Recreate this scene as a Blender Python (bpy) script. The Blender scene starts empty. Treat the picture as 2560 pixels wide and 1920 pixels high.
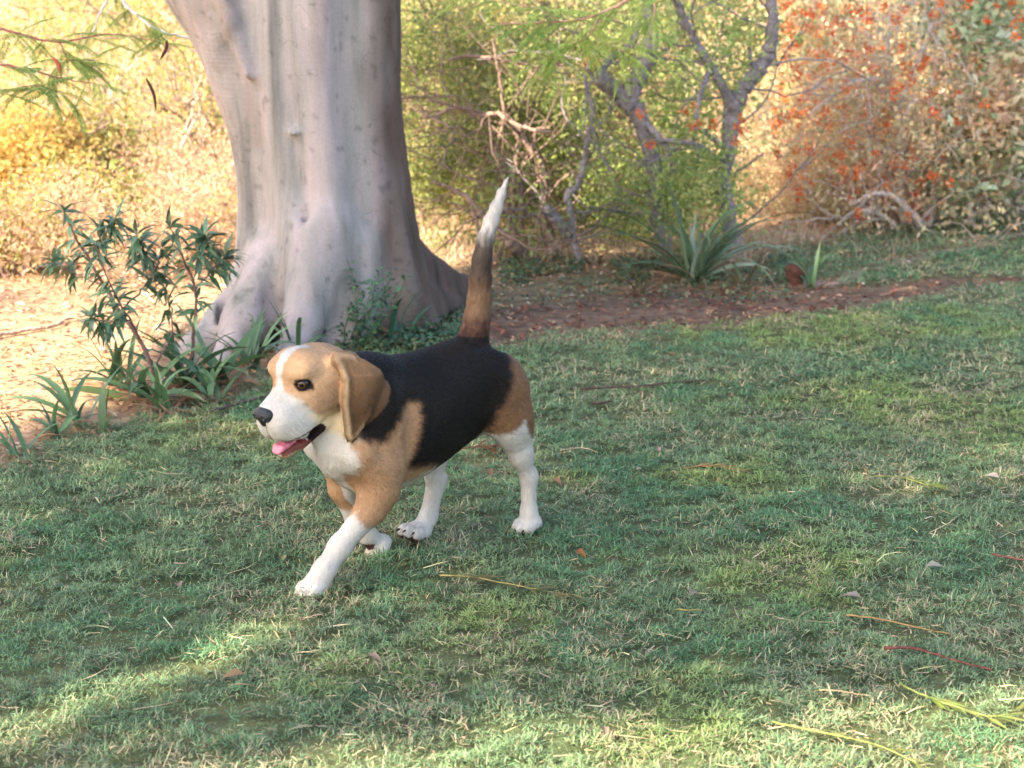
import bpy, math, random
import numpy as np

# ------------------------------------------------------------------ camera, world, sun
scene = bpy.context.scene
COL = scene.collection
CAM_H = 1.07
FPX = 1800.0                                   # focal length in pixels of a 1024 px wide frame
PITCH = math.atan(444 / FPX)
cam_data = bpy.data.cameras.new("camera")
cam = bpy.data.objects.new("camera", cam_data)
COL.objects.link(cam)
cam.location = (0, 0, CAM_H)
cam.rotation_euler = (math.pi / 2 - PITCH, 0, 0)
cam_data.sensor_width = 36.0
cam_data.lens = 36.0 * FPX / 1024.0
cam_data.clip_start = 0.05
cam_data.clip_end = 1500
cam_data.dof.use_dof = True
cam_data.dof.focus_distance = 3.15
cam_data.dof.aperture_fstop = 6.7
scene.camera = cam

SUN_EL = math.radians(40)
SUN_AZ = math.radians(226)      # direction the light comes FROM, clockwise from +Y (compass style)
SUN_DIR = np.array([math.sin(SUN_AZ) * math.cos(SUN_EL), math.cos(SUN_AZ) * math.cos(SUN_EL), math.sin(SUN_EL)])
world = bpy.data.worlds.new("World")
scene.world = world
world.use_nodes = True
wn = world.node_tree.nodes
wl = world.node_tree.links
sky = wn.new("ShaderNodeTexSky")
sky.sky_type = 'NISHITA'
sky.sun_disc = False
sky.sun_elevation = SUN_EL
sky.sun_rotation = SUN_AZ
sky.air_density = 1.0
sky.dust_density = 2.2
sky.ozone_density = 0.7
wn["Background"].inputs[1].default_value = 0.15
wl.new(sky.outputs[0], wn["Background"].inputs[0])
sun_data = bpy.data.lights.new("sun", 'SUN')
sun_data.energy = 5.0
sun_data.angle = math.radians(0.3)
sun_data.color = (1.0, 0.88, 0.68)
sun = bpy.data.objects.new("sun", sun_data)
COL.objects.link(sun)
from mathutils import Vector
sun.rotation_euler = Vector(-SUN_DIR).to_track_quat('-Z', 'Y').to_euler()
scene.view_settings.view_transform = 'Standard'
scene.view_settings.look = 'None'
scene.view_settings.exposure = 1.95
scene.view_settings.gamma = 1.0
scene.cycles.max_bounces = 8
scene.cycles.diffuse_bounces = 4
scene.cycles.transparent_max_bounces = 8

# ------------------------------------------------------------------ helpers
RNG = np.random.default_rng(7)


def setp(o, label=None, cat=None, group=None, kind=None):
    if label: o["label"] = label
    if cat: o["category"] = cat
    if group: o["group"] = group
    if kind: o["kind"] = kind
    return o


def empty(name, loc, rz=0.0, **kw):
    o = bpy.data.objects.new(name, None)
    COL.objects.link(o)
    o.location = loc
    o.rotation_euler = (0, 0, rz)
    o.empty_display_size = 0.05
    return setp(o, **kw)


def raw_mesh(name, V, faces, mat=None, parent=None, smooth=True, cols=None, vecs=None, loc=None, **kw):
    """faces: list of int arrays, each (n,3) or (n,4); V (n,3)"""
    me = bpy.data.meshes.new(name)
    V = np.ascontiguousarray(V, dtype=np.float32)
    faces = [np.asarray(f, dtype=np.int32) for f in faces if len(f)]
    me.vertices.add(len(V))
    me.vertices.foreach_set("co", V.ravel())
    loops = np.concatenate([f.ravel() for f in faces])
    sizes = np.concatenate([np.full(len(f), f.shape[1], dtype=np.int32) for f in faces])
    starts = np.concatenate([[0], np.cumsum(sizes)[:-1]]).astype(np.int32)
    me.loops.add(len(loops))
    me.loops.foreach_set("vertex_index", loops)
    me.polygons.add(len(sizes))
    me.polygons.foreach_set("loop_start", starts)
    me.polygons.foreach_set("loop_total", sizes)
    me.polygons.foreach_set("use_smooth", np.full(len(sizes), smooth, dtype=bool))
    if cols is not None:
        a = me.attributes.new("col", 'FLOAT_COLOR', 'POINT')
        c = np.ones((len(V), 4), dtype=np.float32)
        c[:, :3] = np.clip(cols, 0, 1)
        a.data.foreach_set("color", c.ravel())
    if vecs is not None:
        a = me.attributes.new("nrm", 'FLOAT_VECTOR', 'POINT')
        a.data.foreach_set("vector", np.ascontiguousarray(vecs, dtype=np.float32).ravel())
    me.update(calc_edges=True)
    if mat: me.materials.append(mat)
    o = bpy.data.objects.new(name, me)
    COL.objects.link(o)
    if parent: o.parent = parent
    if loc is not None: o.location = loc
    return setp(o, **kw)


class Acc:
    """collects pieces of geometry into one mesh"""
    def __init__(self):
        self.V = []; self.F3 = []; self.F4 = []; self.C = []; self.n = 0

    def add(self, V, F, col=None):
        V = np.asarray(V, dtype=np.float64)
        F = np.asarray(F, dtype=np.int64) + self.n
        (self.F3 if F.shape[1] == 3 else self.F4).append(F)
        self.V.append(V)
        c = np.zeros((len(V), 3)) + (np.asarray(col) if col is not None else 0.5)
        self.C.append(c)
        self.n += len(V)

    def tube(self, pts, rad, seg=7, col=None, cap=True, rough=0.0, seed=0):
        pts = np.asarray(pts, float); n = len(pts)
        rad = np.zeros(n) + rad
        T = np.gradient(pts, axis=0)
        T /= np.linalg.norm(T, axis=1)[:, None] + 1e-12
        ref = np.array([0.0, 0, 1]) if abs(T[0, 2]) < 0.9 else np.array([1.0, 0, 0])
        U = np.zeros_like(T); W = np.zeros_like(T)
        u = ref - T[0] * (ref @ T[0])
        for i in range(n):
            u = u - T[i] * (u @ T[i]); u /= np.linalg.norm(u) + 1e-12
            U[i] = u; W[i] = np.cross(T[i], u)
        a = np.linspace(0, 2 * np.pi, seg, endpoint=False)
        rr = rad[:, None] * np.ones(seg)
        if rough:
            rr = rr * (1 + rough * np.random.default_rng(seed + n).normal(size=rr.shape))
        V = pts[:, None, :] + rr[..., None] * (np.cos(a)[None, :, None] * U[:, None] + np.sin(a)[None, :, None] * W[:, None])
        V = V.reshape(-1, 3)
        i = np.arange(n - 1)[:, None] * seg; j = np.arange(seg)[None, :]; j2 = (j + 1) % seg
        F = np.stack([i + j, i + j2, i + seg + j2, i + seg + j], -1).reshape(-1, 4)
        self.add(V, F, col)
        if cap:
            b = self.n - n * seg
            e = b + (n - 1) * seg
            self.V.append(pts[[0, -1]]); self.C.append(np.zeros((2, 3)) + (np.asarray(col) if col is not None else 0.5)[-1] if np.ndim(col) == 2 else np.zeros((2, 3)) + (np.asarray(col) if col is not None else 0.5))
            q = np.arange(seg); q2 = (q + 1) % seg
            self.F3.append(np.stack([b + q2, b + q, np.full(seg, self.n)], -1))
            self.F3.append(np.stack([e + q, e + q2, np.full(seg, self.n + 1)], -1))
            self.n += 2

    def build(self, name, mat, parent=None, smooth=True, offset=None, **kw):
        V = np.concatenate(self.V)
        if offset is not None: V = V - np.asarray(offset)
        fs = []
        if self.F3: fs.append(np.concatenate(self.F3))
        if self.F4: fs.append(np.concatenate(self.F4))
        return raw_mesh(name, V, fs, mat, parent, smooth, cols=np.concatenate(self.C), **kw)


def hashn(i):
    x = np.sin(i * 12.9898) * 43758.5453
    return x - np.floor(x)


def vnoise2(x, y, seed=0.0):
    """value noise in 0..1"""
    xi = np.floor(x); yi = np.floor(y); fx = x - xi; fy = y - yi
    fx = fx * fx * (3 - 2 * fx); fy = fy * fy * (3 - 2 * fy)
    h = lambda a, b: hashn(a * 1.7 + b * 57.3 + seed * 13.1)
    return (h(xi, yi) * (1 - fx) + h(xi + 1, yi) * fx) * (1 - fy) + (h(xi, yi + 1) * (1 - fx) + h(xi + 1, yi + 1) * fx) * fy


def vnoise3(p, seed=0.0):
    x, y, z = p[..., 0], p[..., 1], p[..., 2]
    zi = np.floor(z); fz = z - zi; fz = fz * fz * (3 - 2 * fz)
    h0 = vnoise2(x, y, seed + zi * 3.17); h1 = vnoise2(x, y, seed + (zi + 1) * 3.17)
    return h0 * (1 - fz) + h1 * fz


def fbm2(x, y, seed=0.0, oct=4):
    s = 0; a = 0.5
    for o in range(oct):
        s = s + a * vnoise2(x * 2 ** o, y * 2 ** o, seed + o); a *= 0.5
    return s / (1 - 0.5 ** oct)


def inpoly(x, y, P):
    P = np.asarray(P); n = len(P); r = np.zeros(np.shape(x), bool)
    for i in range(n):
        x1, y1 = P[i]; x2, y2 = P[(i + 1) % n]
        c = ((y1 > y) != (y2 > y))
        with np.errstate(divide='ignore', invalid='ignore'):
            xx = (x2 - x1) * (y - y1) / (y2 - y1 + 1e-15) + x1
        r ^= c & (x < xx)
    return r


def sdpoly(x, y, P):
    """signed distance to polygon, negative inside"""
    P = np.asarray(P, float); n = len(P)
    d = np.full(np.shape(x), 1e9)
    for i in range(n):
        a = P[i]; b = P[(i + 1) % n]; e = b - a
        wx = x - a[0]; wy = y - a[1]
        t = np.clip((wx * e[0] + wy * e[1]) / (e @ e + 1e-15), 0, 1)
        d = np.minimum(d, np.hypot(wx - t * e[0], wy - t * e[1]))
    return np.where(inpoly(x, y, P), -d, d)


# ---- signed distance field sculpting, meshed with surface nets
class Sculpt:
    def __init__(self, lo, hi, h):
        self.lo = np.array(lo, float); self.h = h
        self.n = np.ceil((np.array(hi) - self.lo) / h).astype(int) + 1
        self.D = np.full(self.n, 1.0, dtype=np.float32)

    def sub(self, lo, hi):
        a = np.clip(np.floor((np.array(lo) - self.lo) / self.h).astype(int), 0, self.n)
        b = np.clip(np.ceil((np.array(hi) - self.lo) / self.h).astype(int) + 1, 0, self.n)
        sl = tuple(slice(a[i], b[i]) for i in range(3))
        ax = [self.lo[i] + self.h * np.arange(a[i], b[i]) for i in range(3)]
        return sl, np.meshgrid(*ax, indexing='ij')

    def op(self, fn, lo, hi, k=0.01, mode='add'):
        m = k + 2.5 * self.h
        sl, (X, Y, Z) = self.sub(np.array(lo) - m, np.array(hi) + m)
        if X.size == 0: return
        d = fn(X, Y, Z).astype(np.float32)
        o = self.D[sl]
        if mode == 'add':
            h = np.clip(0.5 + 0.5 * (o - d) / k, 0, 1)
            r = o * (1 - h) + d * h - k * h * (1 - h)
            self.D[sl] = np.where(o > 0.9, np.where(d < m, d, o), r)
        else:
            h = np.clip(0.5 - 0.5 * (o + d) / k, 0, 1)
            self.D[sl] = o * (1 - h) - d * h + k * h * (1 - h)

    def cone(self, a, b, ra, rb, k=0.01, sc=(1, 1, 1), **kw):
        a = np.array(a, float); b = np.array(b, float); R = max(ra, rb) * max(sc)
        ab = b - a; L2 = ab @ ab + 1e-12

        def fn(X, Y, Z):
            t = np.clip(((X - a[0]) * ab[0] + (Y - a[1]) * ab[1] + (Z - a[2]) * ab[2]) / L2, 0, 1)
            dx = (X - a[0] - t * ab[0]) / sc[0]; dy = (Y - a[1] - t * ab[1]) / sc[1]; dz = (Z - a[2] - t * ab[2]) / sc[2]
            return (np.sqrt(dx * dx + dy * dy + dz * dz) - (ra + (rb - ra) * t)) * min(sc)
        self.op(fn, np.minimum(a, b) - R, np.maximum(a, b) + R, k, **kw)

    def ell(self, c, r, k=0.01, R=None, **kw):
        """ellipsoid; R: 3x3 whose rows are the ellipsoid's axes"""
        c = np.array(c, float); r = np.array(r, float)
        R = np.eye(3) if R is None else R

        def fn(X, Y, Z):
            px, py, pz = X - c[0], Y - c[1], Z - c[2]
            q = [(R[i][0] * px + R[i][1] * py + R[i][2] * pz) for i in range(3)]
            k0 = np.sqrt(sum((q[i] / r[i]) ** 2 for i in range(3)))
            k1 = np.sqrt(sum((q[i] / r[i] ** 2) ** 2 for i in range(3))) + 1e-9
            return k0 * (k0 - 1) / k1
        m = r.max()
        self.op(fn, c - m, c + m, k, **kw)

    def mesh(self, smooth=2):
        D = self.D; s = D < 0
        nx, ny, nz = D.shape
        cnt = np.zeros((nx - 1, ny - 1, nz - 1), np.int8)
        for i in (0, 1):
            for j in (0, 1):
                for k in (0, 1):
                    cnt += s[i:nx - 1 + i, j:ny - 1 + j, k:nz - 1 + k]
        act = (cnt > 0) & (cnt < 8)
        ci = np.argwhere(act)
        idx = np.full(act.shape, -1, np.int32); idx[act] = np.arange(len(ci))
        P = np.zeros((len(ci), 3)); W = np.zeros(len(ci))
        for ax in range(3):
            o1, o2 = [(1, 2), (0, 2), (0, 1)][ax]
            for a in (0, 1):
                for b in (0, 1):
                    off = np.zeros(3, int); off[o1] = a; off[o2] = b
                    c0 = ci + off; c1 = c0.copy(); c1[:, ax] += 1
                    d0 = D[tuple(c0.T)]; d1 = D[tuple(c1.T)]
                    m = (d0 < 0) != (d1 < 0)
                    t = d0[m] / (d0[m] - d1[m])
                    p = c0[m].astype(float); p[:, ax] += t
                    P[m] += p; W[m] += 1
        V = self.lo + self.h * P / W[:, None]
        Fs = []
        for ax in range(3):
            o1, o2 = [(1, 2), (2, 0), (0, 1)][ax]
            sl0 = [slice(None)] * 3; sl1 = [slice(None)] * 3
            sl0[ax] = slice(0, -1); sl1[ax] = slice(1, None)
            sl0[o1] = slice(1, -1); sl1[o1] = slice(1, -1); sl0[o2] = slice(1, -1); sl1[o2] = slice(1, -1)
            A = s[tuple(sl0)]; B = s[tuple(sl1)]
            e = np.argwhere(A != B); flip = A[tuple(e.T)]
            base = e.copy(); base[:, o1] += 1; base[:, o2] += 1
            q = []
            for (u, v) in ((0, 0), (-1, 0), (-1, -1), (0, -1)):
                c = base.copy(); c[:, o1] += u; c[:, o2] += v
                q.append(idx[tuple(c.T)])
            q = np.stack(q, -1)
            q = np.where(flip[:, None], q, q[:, ::-1])
            Fs.append(q)
        F = np.concatenate(Fs); F = F[(F >= 0).all(1)]
        for _ in range(smooth):
            S = np.zeros_like(V); N = np.zeros(len(V))
            for i in range(4):
                a, b = F[:, i], F[:, (i + 1) % 4]
                for c in range(3):
                    S[:, c] += np.bincount(a, V[b, c], len(V)) + np.bincount(b, V[a, c], len(V))
                N += np.bincount(a, minlength=len(V)) + np.bincount(b, minlength=len(V))
            V = 0.5 * V + 0.5 * S / np.maximum(N, 1)[:, None]
        return V, F


def vnormals(V, F):
    n = np.cross(V[F[:, 2]] - V[F[:, 0]], V[F[:, 3 % F.shape[1]]] - V[F[:, 1]]) if F.shape[1] == 4 else np.cross(V[F[:, 1]] - V[F[:, 0]], V[F[:, 2]] - V[F[:, 0]])
    N = np.zeros_like(V)
    for i in range(F.shape[1]):
        for c in range(3):
            N[:, c] += np.bincount(F[:, i], n[:, c], len(V))
    return N / (np.linalg.norm(N, axis=1)[:, None] + 1e-12)


# ---- materials
def newmat(name):
    m = bpy.data.materials.new(name); m.use_nodes = True
    return m, m.node_tree.nodes, m.node_tree.links, m.node_tree.nodes["Principled BSDF"]


def attr_mat(name, rough=0.7, spec=0.3, trans=0.0, noise=0.0, nscale=40.0, bump=0.0, bscale=60.0, nrm=False, sheen=0.0, coat=0.0):
    """material whose base colour is the mesh's own 'col' attribute, varied by noise"""
    m, N, L, b = newmat(name)
    a = N.new("ShaderNodeAttribute"); a.attribute_name = "col"
    out = a.outputs["Color"]
    tc = N.new("ShaderNodeTexCoord")
    if noise:
        n = N.new("ShaderNodeTexNoise"); n.inputs["Scale"].default_value = nscale; n.inputs["Detail"].default_value = 5
        L.new(tc.outputs["Object"], n.inputs["Vector"])
        mr = N.new("ShaderNodeMapRange"); mr.inputs[1].default_value = 0.3; mr.inputs[2].default_value = 0.7
        mr.inputs[3].default_value = 1 - noise; mr.inputs[4].default_value = 1 + noise
        L.new(n.outputs[0], mr.inputs[0])
        mx = N.new("ShaderNodeVectorMath"); mx.operation = 'SCALE'
        L.new(out, mx.inputs[0]); L.new(mr.outputs[0], mx.inputs["Scale"])
        out = mx.outputs[0]
    L.new(out, b.inputs["Base Color"])
    b.inputs["Roughness"].default_value = rough
    b.inputs["Specular IOR Level"].default_value = spec
    if coat: b.inputs["Coat Weight"].default_value = coat; b.inputs["Coat Roughness"].default_value = 0.1
    if sheen: b.inputs["Sheen Weight"].default_value = sheen
    if bump:
        n2 = N.new("ShaderNodeTexNoise"); n2.inputs["Scale"].default_value = bscale; n2.inputs["Detail"].default_value = 6
        L.new(tc.outputs["Object"], n2.inputs["Vector"])
        bp = N.new("ShaderNodeBump"); bp.inputs["Strength"].default_value = bump; bp.inputs["Distance"].default_value = 0.01
        L.new(n2.outputs[0], bp.inputs["Height"]); L.new(bp.outputs[0], b.inputs["Normal"])
    if nrm:
        an = N.new("ShaderNodeAttribute"); an.attribute_name = "nrm"
        vt = N.new("ShaderNodeVectorTransform"); vt.vector_type = 'NORMAL'; vt.convert_from = 'OBJECT'; vt.convert_to = 'WORLD'
        L.new(an.outputs["Vector"], vt.inputs[0])
        L.new(vt.outputs[0], b.inputs["Normal"])
    if trans:
        t = N.new("ShaderNodeBsdfTranslucent"); L.new(out, t.inputs[0])
        mix = N.new("ShaderNodeMixShader"); mix.inputs[0].default_value = trans
        L.new(b.outputs[0], mix.inputs[1]); L.new(t.outputs[0], mix.inputs[2])
        L.new(mix.outputs[0], N["Material Output"].inputs[0])
    return m

# ------------------------------------------------------------------ terrain
_cpi, _spi = math.cos(PITCH), math.sin(PITCH)


def terrain(x, y):
    """height of the ground: level lawn, hillside rising beyond the scrub"""
    z = 0.085 * np.maximum(y - 9.0, 0) ** 1.12
    z = z + 0.012 * (fbm2(x * 1.3, y * 1.3, 4.0, 3) - 0.5) * np.clip((y - 4.2) / 1.5, 0, 1)
    z = z + 0.25 * (fbm2(x * 0.35, y * 0.35, 9.0, 3) - 0.5) * np.clip((y - 8) / 5, 0, 1)
    return z


def spot(u, v, z=0.0):
    """point of the level ground seen at u, v of the 1024x768 picture"""
    a = (u - 512) / FPX; b = -(v - 384) / FPX
    d = np.array([a, _cpi + b * _spi, -_spi + b * _cpi])
    return np.array([0, 0, CAM_H]) + d * ((z - CAM_H) / d[2])


def at(u, v, Y):
    """point standing at distance Y"""
    a = (u - 512) / FPX; b = -(v - 384) / FPX
    d = np.array([a, _cpi + b * _spi, -_spi + b * _cpi])
    return np.array([0, 0, CAM_H]) + d * (Y / d[1])


LAWN = np.array([spot(*p)[:2] for p in [(0, 462), (50, 447), (110, 425), (170, 412), (235, 398), (262, 372), (330, 352), (400, 345), (500, 342), (600, 337), (700, 327), (800, 316), (900, 303), (960, 294), (1060, 285)]] + [[3.2, 5.9], [5, 4], [5, 0.5], [-3.5, 0.5], [-3.5, 2.5], [-2.0, 3.0]])
GREEN2 = np.array([spot(*p)[:2] for p in [(835, 290), (870, 268), (940, 252), (1060, 232), (1200, 230), (1200, 280), (1000, 276), (900, 284)]])
GREEN3 = np.array([spot(*p)[:2] for p in [(745, 262), (800, 246), (880, 230), (960, 222), (1100, 208), (1100, 226), (1024, 231), (900, 258), (830, 276), (770, 282)]])
BED = np.array([spot(*p)[:2] for p in [(440, 345), (480, 318), (560, 305), (650, 290), (760, 296), (840, 292), (900, 285), (1000, 277), (1100, 274), (1100, 284), (1000, 292), (900, 304), (800, 317), (700, 328), (600, 338), (500, 344)]])
PATH = np.array([spot(*p)[:2] for p in [(790, 290), (830, 276), (900, 258), (1024, 231), (1200, 215), (1200, 232), (1060, 234), (940, 254), (870, 270), (835, 292)]])


def zones(x, y):
    """0..1 weights: lawn, bed, path"""
    jx = x + 0.12 * (fbm2(x * 4, y * 4, 21.0, 3) - 0.5); jy = y + 0.26 * (fbm2(x * 5 + 9, y * 5, 22.0, 4) - 0.5)
    f = lambda P, w: np.clip(0.5 - sdpoly(jx, jy, P) / w, 0, 1)
    return np.maximum.reduce([f(LAWN, 0.10), f(GREEN2, 0.10), f(GREEN3, 0.12) * .8]), f(BED, 0.14), f(PATH, 0.06)


def build_ground():
    gx = np.concatenate([-np.geomspace(300, 4.2, 26), np.linspace(-4, 4, 330), np.geomspace(4.2, 300, 26)])
    gy = np.concatenate([np.linspace(-60, 0.8, 14), np.linspace(1.0, 8, 300), np.geomspace(8.06, 400, 90)])
    X, Y = np.meshgrid(gx, gy, indexing='ij')
    Z = terrain(X, Y)
    lw, bd, pt = zones(X, Y)
    fine = (np.abs(X) < 4.2) & (Y < 9) & (Y > .9)
    Z = Z + np.where(fine, 0.010 * (fbm2(X * 14, Y * 14, 2.0, 3) - .5), 0)
    n1 = fbm2(X * 2.2, Y * 2.2, 31.0, 4)[..., None]; n2 = fbm2(X * 9, Y * 9, 33.0, 3)[..., None]
    sand = np.array([.34, .21, .12]) * (1 - n1) + np.array([.44, .30, .19]) * n1
    litter = np.array([.28, .16, .08])
    C = sand * (0.75 + .5 * n2)
    C = C * (1 - np.clip((n2 - .5) * 4, 0, 1) * .5) + litter * np.clip((n2 - .5) * 4, 0, 1) * .5
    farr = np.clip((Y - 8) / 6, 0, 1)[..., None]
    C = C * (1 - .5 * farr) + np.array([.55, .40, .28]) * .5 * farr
    soil = np.array([.150, .098, .066]) * (0.6 + .8 * n2)
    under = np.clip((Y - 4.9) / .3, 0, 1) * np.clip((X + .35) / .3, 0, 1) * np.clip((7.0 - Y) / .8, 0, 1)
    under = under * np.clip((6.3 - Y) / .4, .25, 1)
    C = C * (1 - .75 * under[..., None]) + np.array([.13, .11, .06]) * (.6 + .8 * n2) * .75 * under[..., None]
    bank = np.exp(-(((X + 1.75) / .40) ** 2 + ((Y - 5.45) / .22) ** 2))[..., None]
    C = C * (1 - .8 * bank) + np.array([.12, .07, .06]) * .8 * bank
    C = C * (1 - bd[..., None]) + soil * bd[..., None]
    C = C * (1 - pt[..., None]) + np.array([.40, .27, .22]) * (0.85 + .3 * n2) * pt[..., None]
    turf = np.array([.055, .078, .032]) * (.7 + .6 * n2) * (1 - n1) + np.array([.12, .115, .058]) * n1
    C = C * (1 - lw[..., None]) + turf * lw[..., None]
    V = np.stack([X, Y, Z], -1).reshape(-1, 3)
    nx, ny = X.shape
    i = np.arange(nx - 1)[:, None] * ny; j = np.arange(ny - 1)[None]
    F = np.stack([i + j, i + ny + j, i + ny + j + 1, i + j + 1], -1).reshape(-1, 4)
    m = attr_mat("earth", rough=.95, spec=.1, noise=.35, nscale=24, bump=.5, bscale=55)
    raw_mesh("ground", V, [F], m, cols=C.reshape(-1, 3), kind="structure")


build_ground()


# ------------------------------------------------------------------ grass
def blades(P, az, length, width, lean, curl, col, rg):
    """two segment grass blades; lean: angle from vertical at the root, curl: extra bend"""
    n = len(P)
    d = np.stack([np.cos(az), np.sin(az), np.zeros(n)], 1); up = np.array([0, 0, 1.0])
    s = np.stack([-np.sin(az), np.cos(az), np.zeros(n)], 1)
    tw = rg.normal(size=n) * .5
    s = s * np.cos(tw)[:, None] + up * np.sin(tw)[:, None]
    l1, l2 = lean, lean + curl
    p1 = P + (d * np.sin(l1)[:, None] + up * np.cos(l1)[:, None]) * (length * .55)[:, None]
    p2 = p1 + (d * np.sin(l2)[:, None] + up * np.cos(l2)[:, None]) * (length * .45)[:, None]
    w = (width / 2)[:, None]
    V = np.stack([P - s * w, P + s * w, p1 + s * w * .85, p1 - s * w * .85, p2], 1).reshape(-1, 3)
    i = np.arange(n)[:, None] * 5
    return V, [i + np.array([[0, 1, 2, 3]]), i + np.array([[3, 2, 4]])], np.repeat(col, 5, 0)


def build_grass():
    rg = np.random.default_rng(11)
    Vs, F4, F3, Cs = [], [], [], []; off = 0
    for (y0, y1, dens, ln, wd) in ((1.95, 2.9, 125000, .0105, .0015), (2.9, 4.0, 90000, .0118, .0017), (4.0, 5.6, 50000, .0140, .0022), (5.6, 7.6, 20000, .019, .0033)):
        xm = lambda y: 0.31 * y + 0.22
        area = (y1 - y0) * (xm(y0) + xm(y1))
        n = int(area * dens)
        y = rg.uniform(y0, y1, n); x = rg.uniform(-1, 1, n) * xm(y1)
        k = np.abs(x) < xm(y); x, y = x[k], y[k]
        lw, bd, pt = zones(x, y)
        c = np.clip((fbm2(x * 30 + 3 * fbm2(x * 9, y * 9, 5., 2), y * 30, 41., 3) - .5) * 1.7 + .5, 0, 1)                       # tufts
        patch = fbm2(x * 2.0 + 5, y * 2.0, 43., 4)
        bare = fbm2(x * 6.5, y * 5, 47., 3)
        keep = rg.random(len(x)) < np.clip(lw - .08, 0, 1) * np.clip((c - .15) * 2.8, .25, 1) * np.clip(1.9 - bare * 1.6, .45, 1)
        x, y, c, patch, bare = x[keep], y[keep], c[keep], patch[keep], bare[keep]; n = len(x)
        g0 = np.array([.168, .245, .122]); g1 = np.array([.215, .285, .092]); g2 = np.array([.115, .220, .105]); dead = np.array([.44, .36, .22])
        p2 = fbm2(x * 5, y * 5, 49., 3)
        w1 = np.clip((patch - .50) * 7, 0, 1)[:, None]; w2 = np.clip((p2 - .58) * 8, 0, 1)[:, None]
        col = g0 * (1 - w1) + g1 * w1; col = col * (1 - w2) + g2 * w2
        col = col * rg.uniform(.62, 1.45, (n, 1)) * (.78 + .44 * fbm2(x * 14, y * 14, 53., 2))[:, None] * (1 + rg.normal(size=(n, 3)) * .07)
        pd = np.clip(.05 + (bare - .47) * 1.2, .03, .5)
        isd = rg.random(n) < pd
        col[isd] = dead * rg.uniform(.55, 1.35, (isd.sum(), 1)) * (1 + rg.normal(size=(isd.sum(), 3)) * .06)
        P = np.stack([x, y, terrain(x, y) + 0.001 + .013 * c], 1)
        L = ln * rg.uniform(.5, 1.5, n) * (.7 + .7 * c); L[isd] *= 1.2
        paw = np.zeros(n)
        for (px_, py_) in ((-.330, 2.846), (.020, 3.19), (-.185, 3.09), (-.215, 3.00)): paw = np.maximum(paw, np.exp(-((x - px_) ** 2 + (y - py_) ** 2) / .055 ** 2))
        L = L * (1 + .75 * paw)
        V, (f4, f3), cc = blades(P, rg.uniform(0, 2 * np.pi, n), L, wd * rg.uniform(.6, 1.3, n), np.abs(rg.normal(1.02, .38, n)).clip(0, 1.5) * (1 - .45 * paw), rg.uniform(.0, .8, n), col, rg)
        V[:, 2] = np.maximum(V[:, 2], 0.003)
        Vs.append(V); F4.append(f4 + off); F3.append(f3 + off); Cs.append(cc); off += len(V)
    m = attr_mat("grass_blade", rough=.55, spec=.25, trans=.25)
    raw_mesh("grass", np.concatenate(Vs), [np.concatenate(F4), np.concatenate(F3)], m, smooth=False, cols=np.concatenate(Cs), kind="stuff",
             label="short patchy lawn grass with dry and green tufts", cat="grass")
    # dry clippings and stalks lying over the turf
    n = 9000
    y = 2.0 + 5.6 * rg.random(n) ** 1.5; x = rg.uniform(-1, 1, n) * (0.31 * y + .2)
    lw, bd, pt = zones(x, y)
    cl = fbm2(x * 4, y * 4, 61., 3)
    k = rg.random(n) < np.clip(cl * 2.4 - .75, .05, 1) * np.clip(lw + bd, 0, 1); x, y = x[k], y[k]; n = len(x)
    P = np.stack([x, y, terrain(x, y) + rg.uniform(.008, .017, n)], 1)
    col = np.array([.48, .39, .23]) * rg.uniform(.5, 1.3, (n, 1)) * (1 + rg.normal(size=(n, 3)) * .08)
    V, (f4, f3), cc = blades(P, rg.uniform(0, 2 * np.pi, n), rg.gamma(3, .008, n) + .006, rg.uniform(.0009, .0020, n), rg.normal(1.5, .12, n), rg.normal(.08, .2, n), col, rg)
    V[:, 2] = np.maximum(V[:, 2], 0.004)
    raw_mesh("dry_clippings", V, [f4, f3], attr_mat("dry_stalk", rough=.6, spec=.2, trans=.1), smooth=False, cols=cc, kind="stuff",
             label="dry grass clippings and straw strewn over the lawn", cat="straw")


build_grass()

# ------------------------------------------------------------------ unseen tree added behind the viewer, crown shaped to shade the lawn
SHADE = np.array([(-4.5, 1.0), (-3.0, 3.2), (-1.40, 3.55), (-1.02, 4.15), (-1.02, 4.55), (-.95, 5.1), (-.55, 5.75), (.1, 6.15), (.8, 6.35), (1.6, 7.0), (2.6, 8.1), (4.5, 9.0), (6.0, 7), (6.0, 2.5), (3, 2.2),
                  (1.2, 2.50), (.62, 2.41), (.30, 2.31), (-.05, 2.25), (-.40, 2.16), (-.9, 1.95), (-1.4, 1.8)])
HOLES = [(np.array([spot(*p)[:2] for p in [(-60, 742), (60, 704), (130, 676), (200, 650), (280, 620), (318, 622), (300, 640), (240, 662), (190, 682), (110, 712), (0, 752)]]), 1.0),
         (np.array([spot(*p)[:2] for p in [(840, 480), (900, 462), (960, 450), (1060, 444), (1060, 476), (960, 490), (880, 494)]]), .45),
         (np.array([spot(*p)[:2] for p in [(0, 470), (60, 455), (160, 425), (250, 405), (262, 440), (170, 480), (60, 520), (0, 540)]]), .18),
         (np.array([spot(*p)[:2] for p in [(860, 700), (1060, 680), (1060, 720), (900, 726)]]), .6)]


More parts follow.
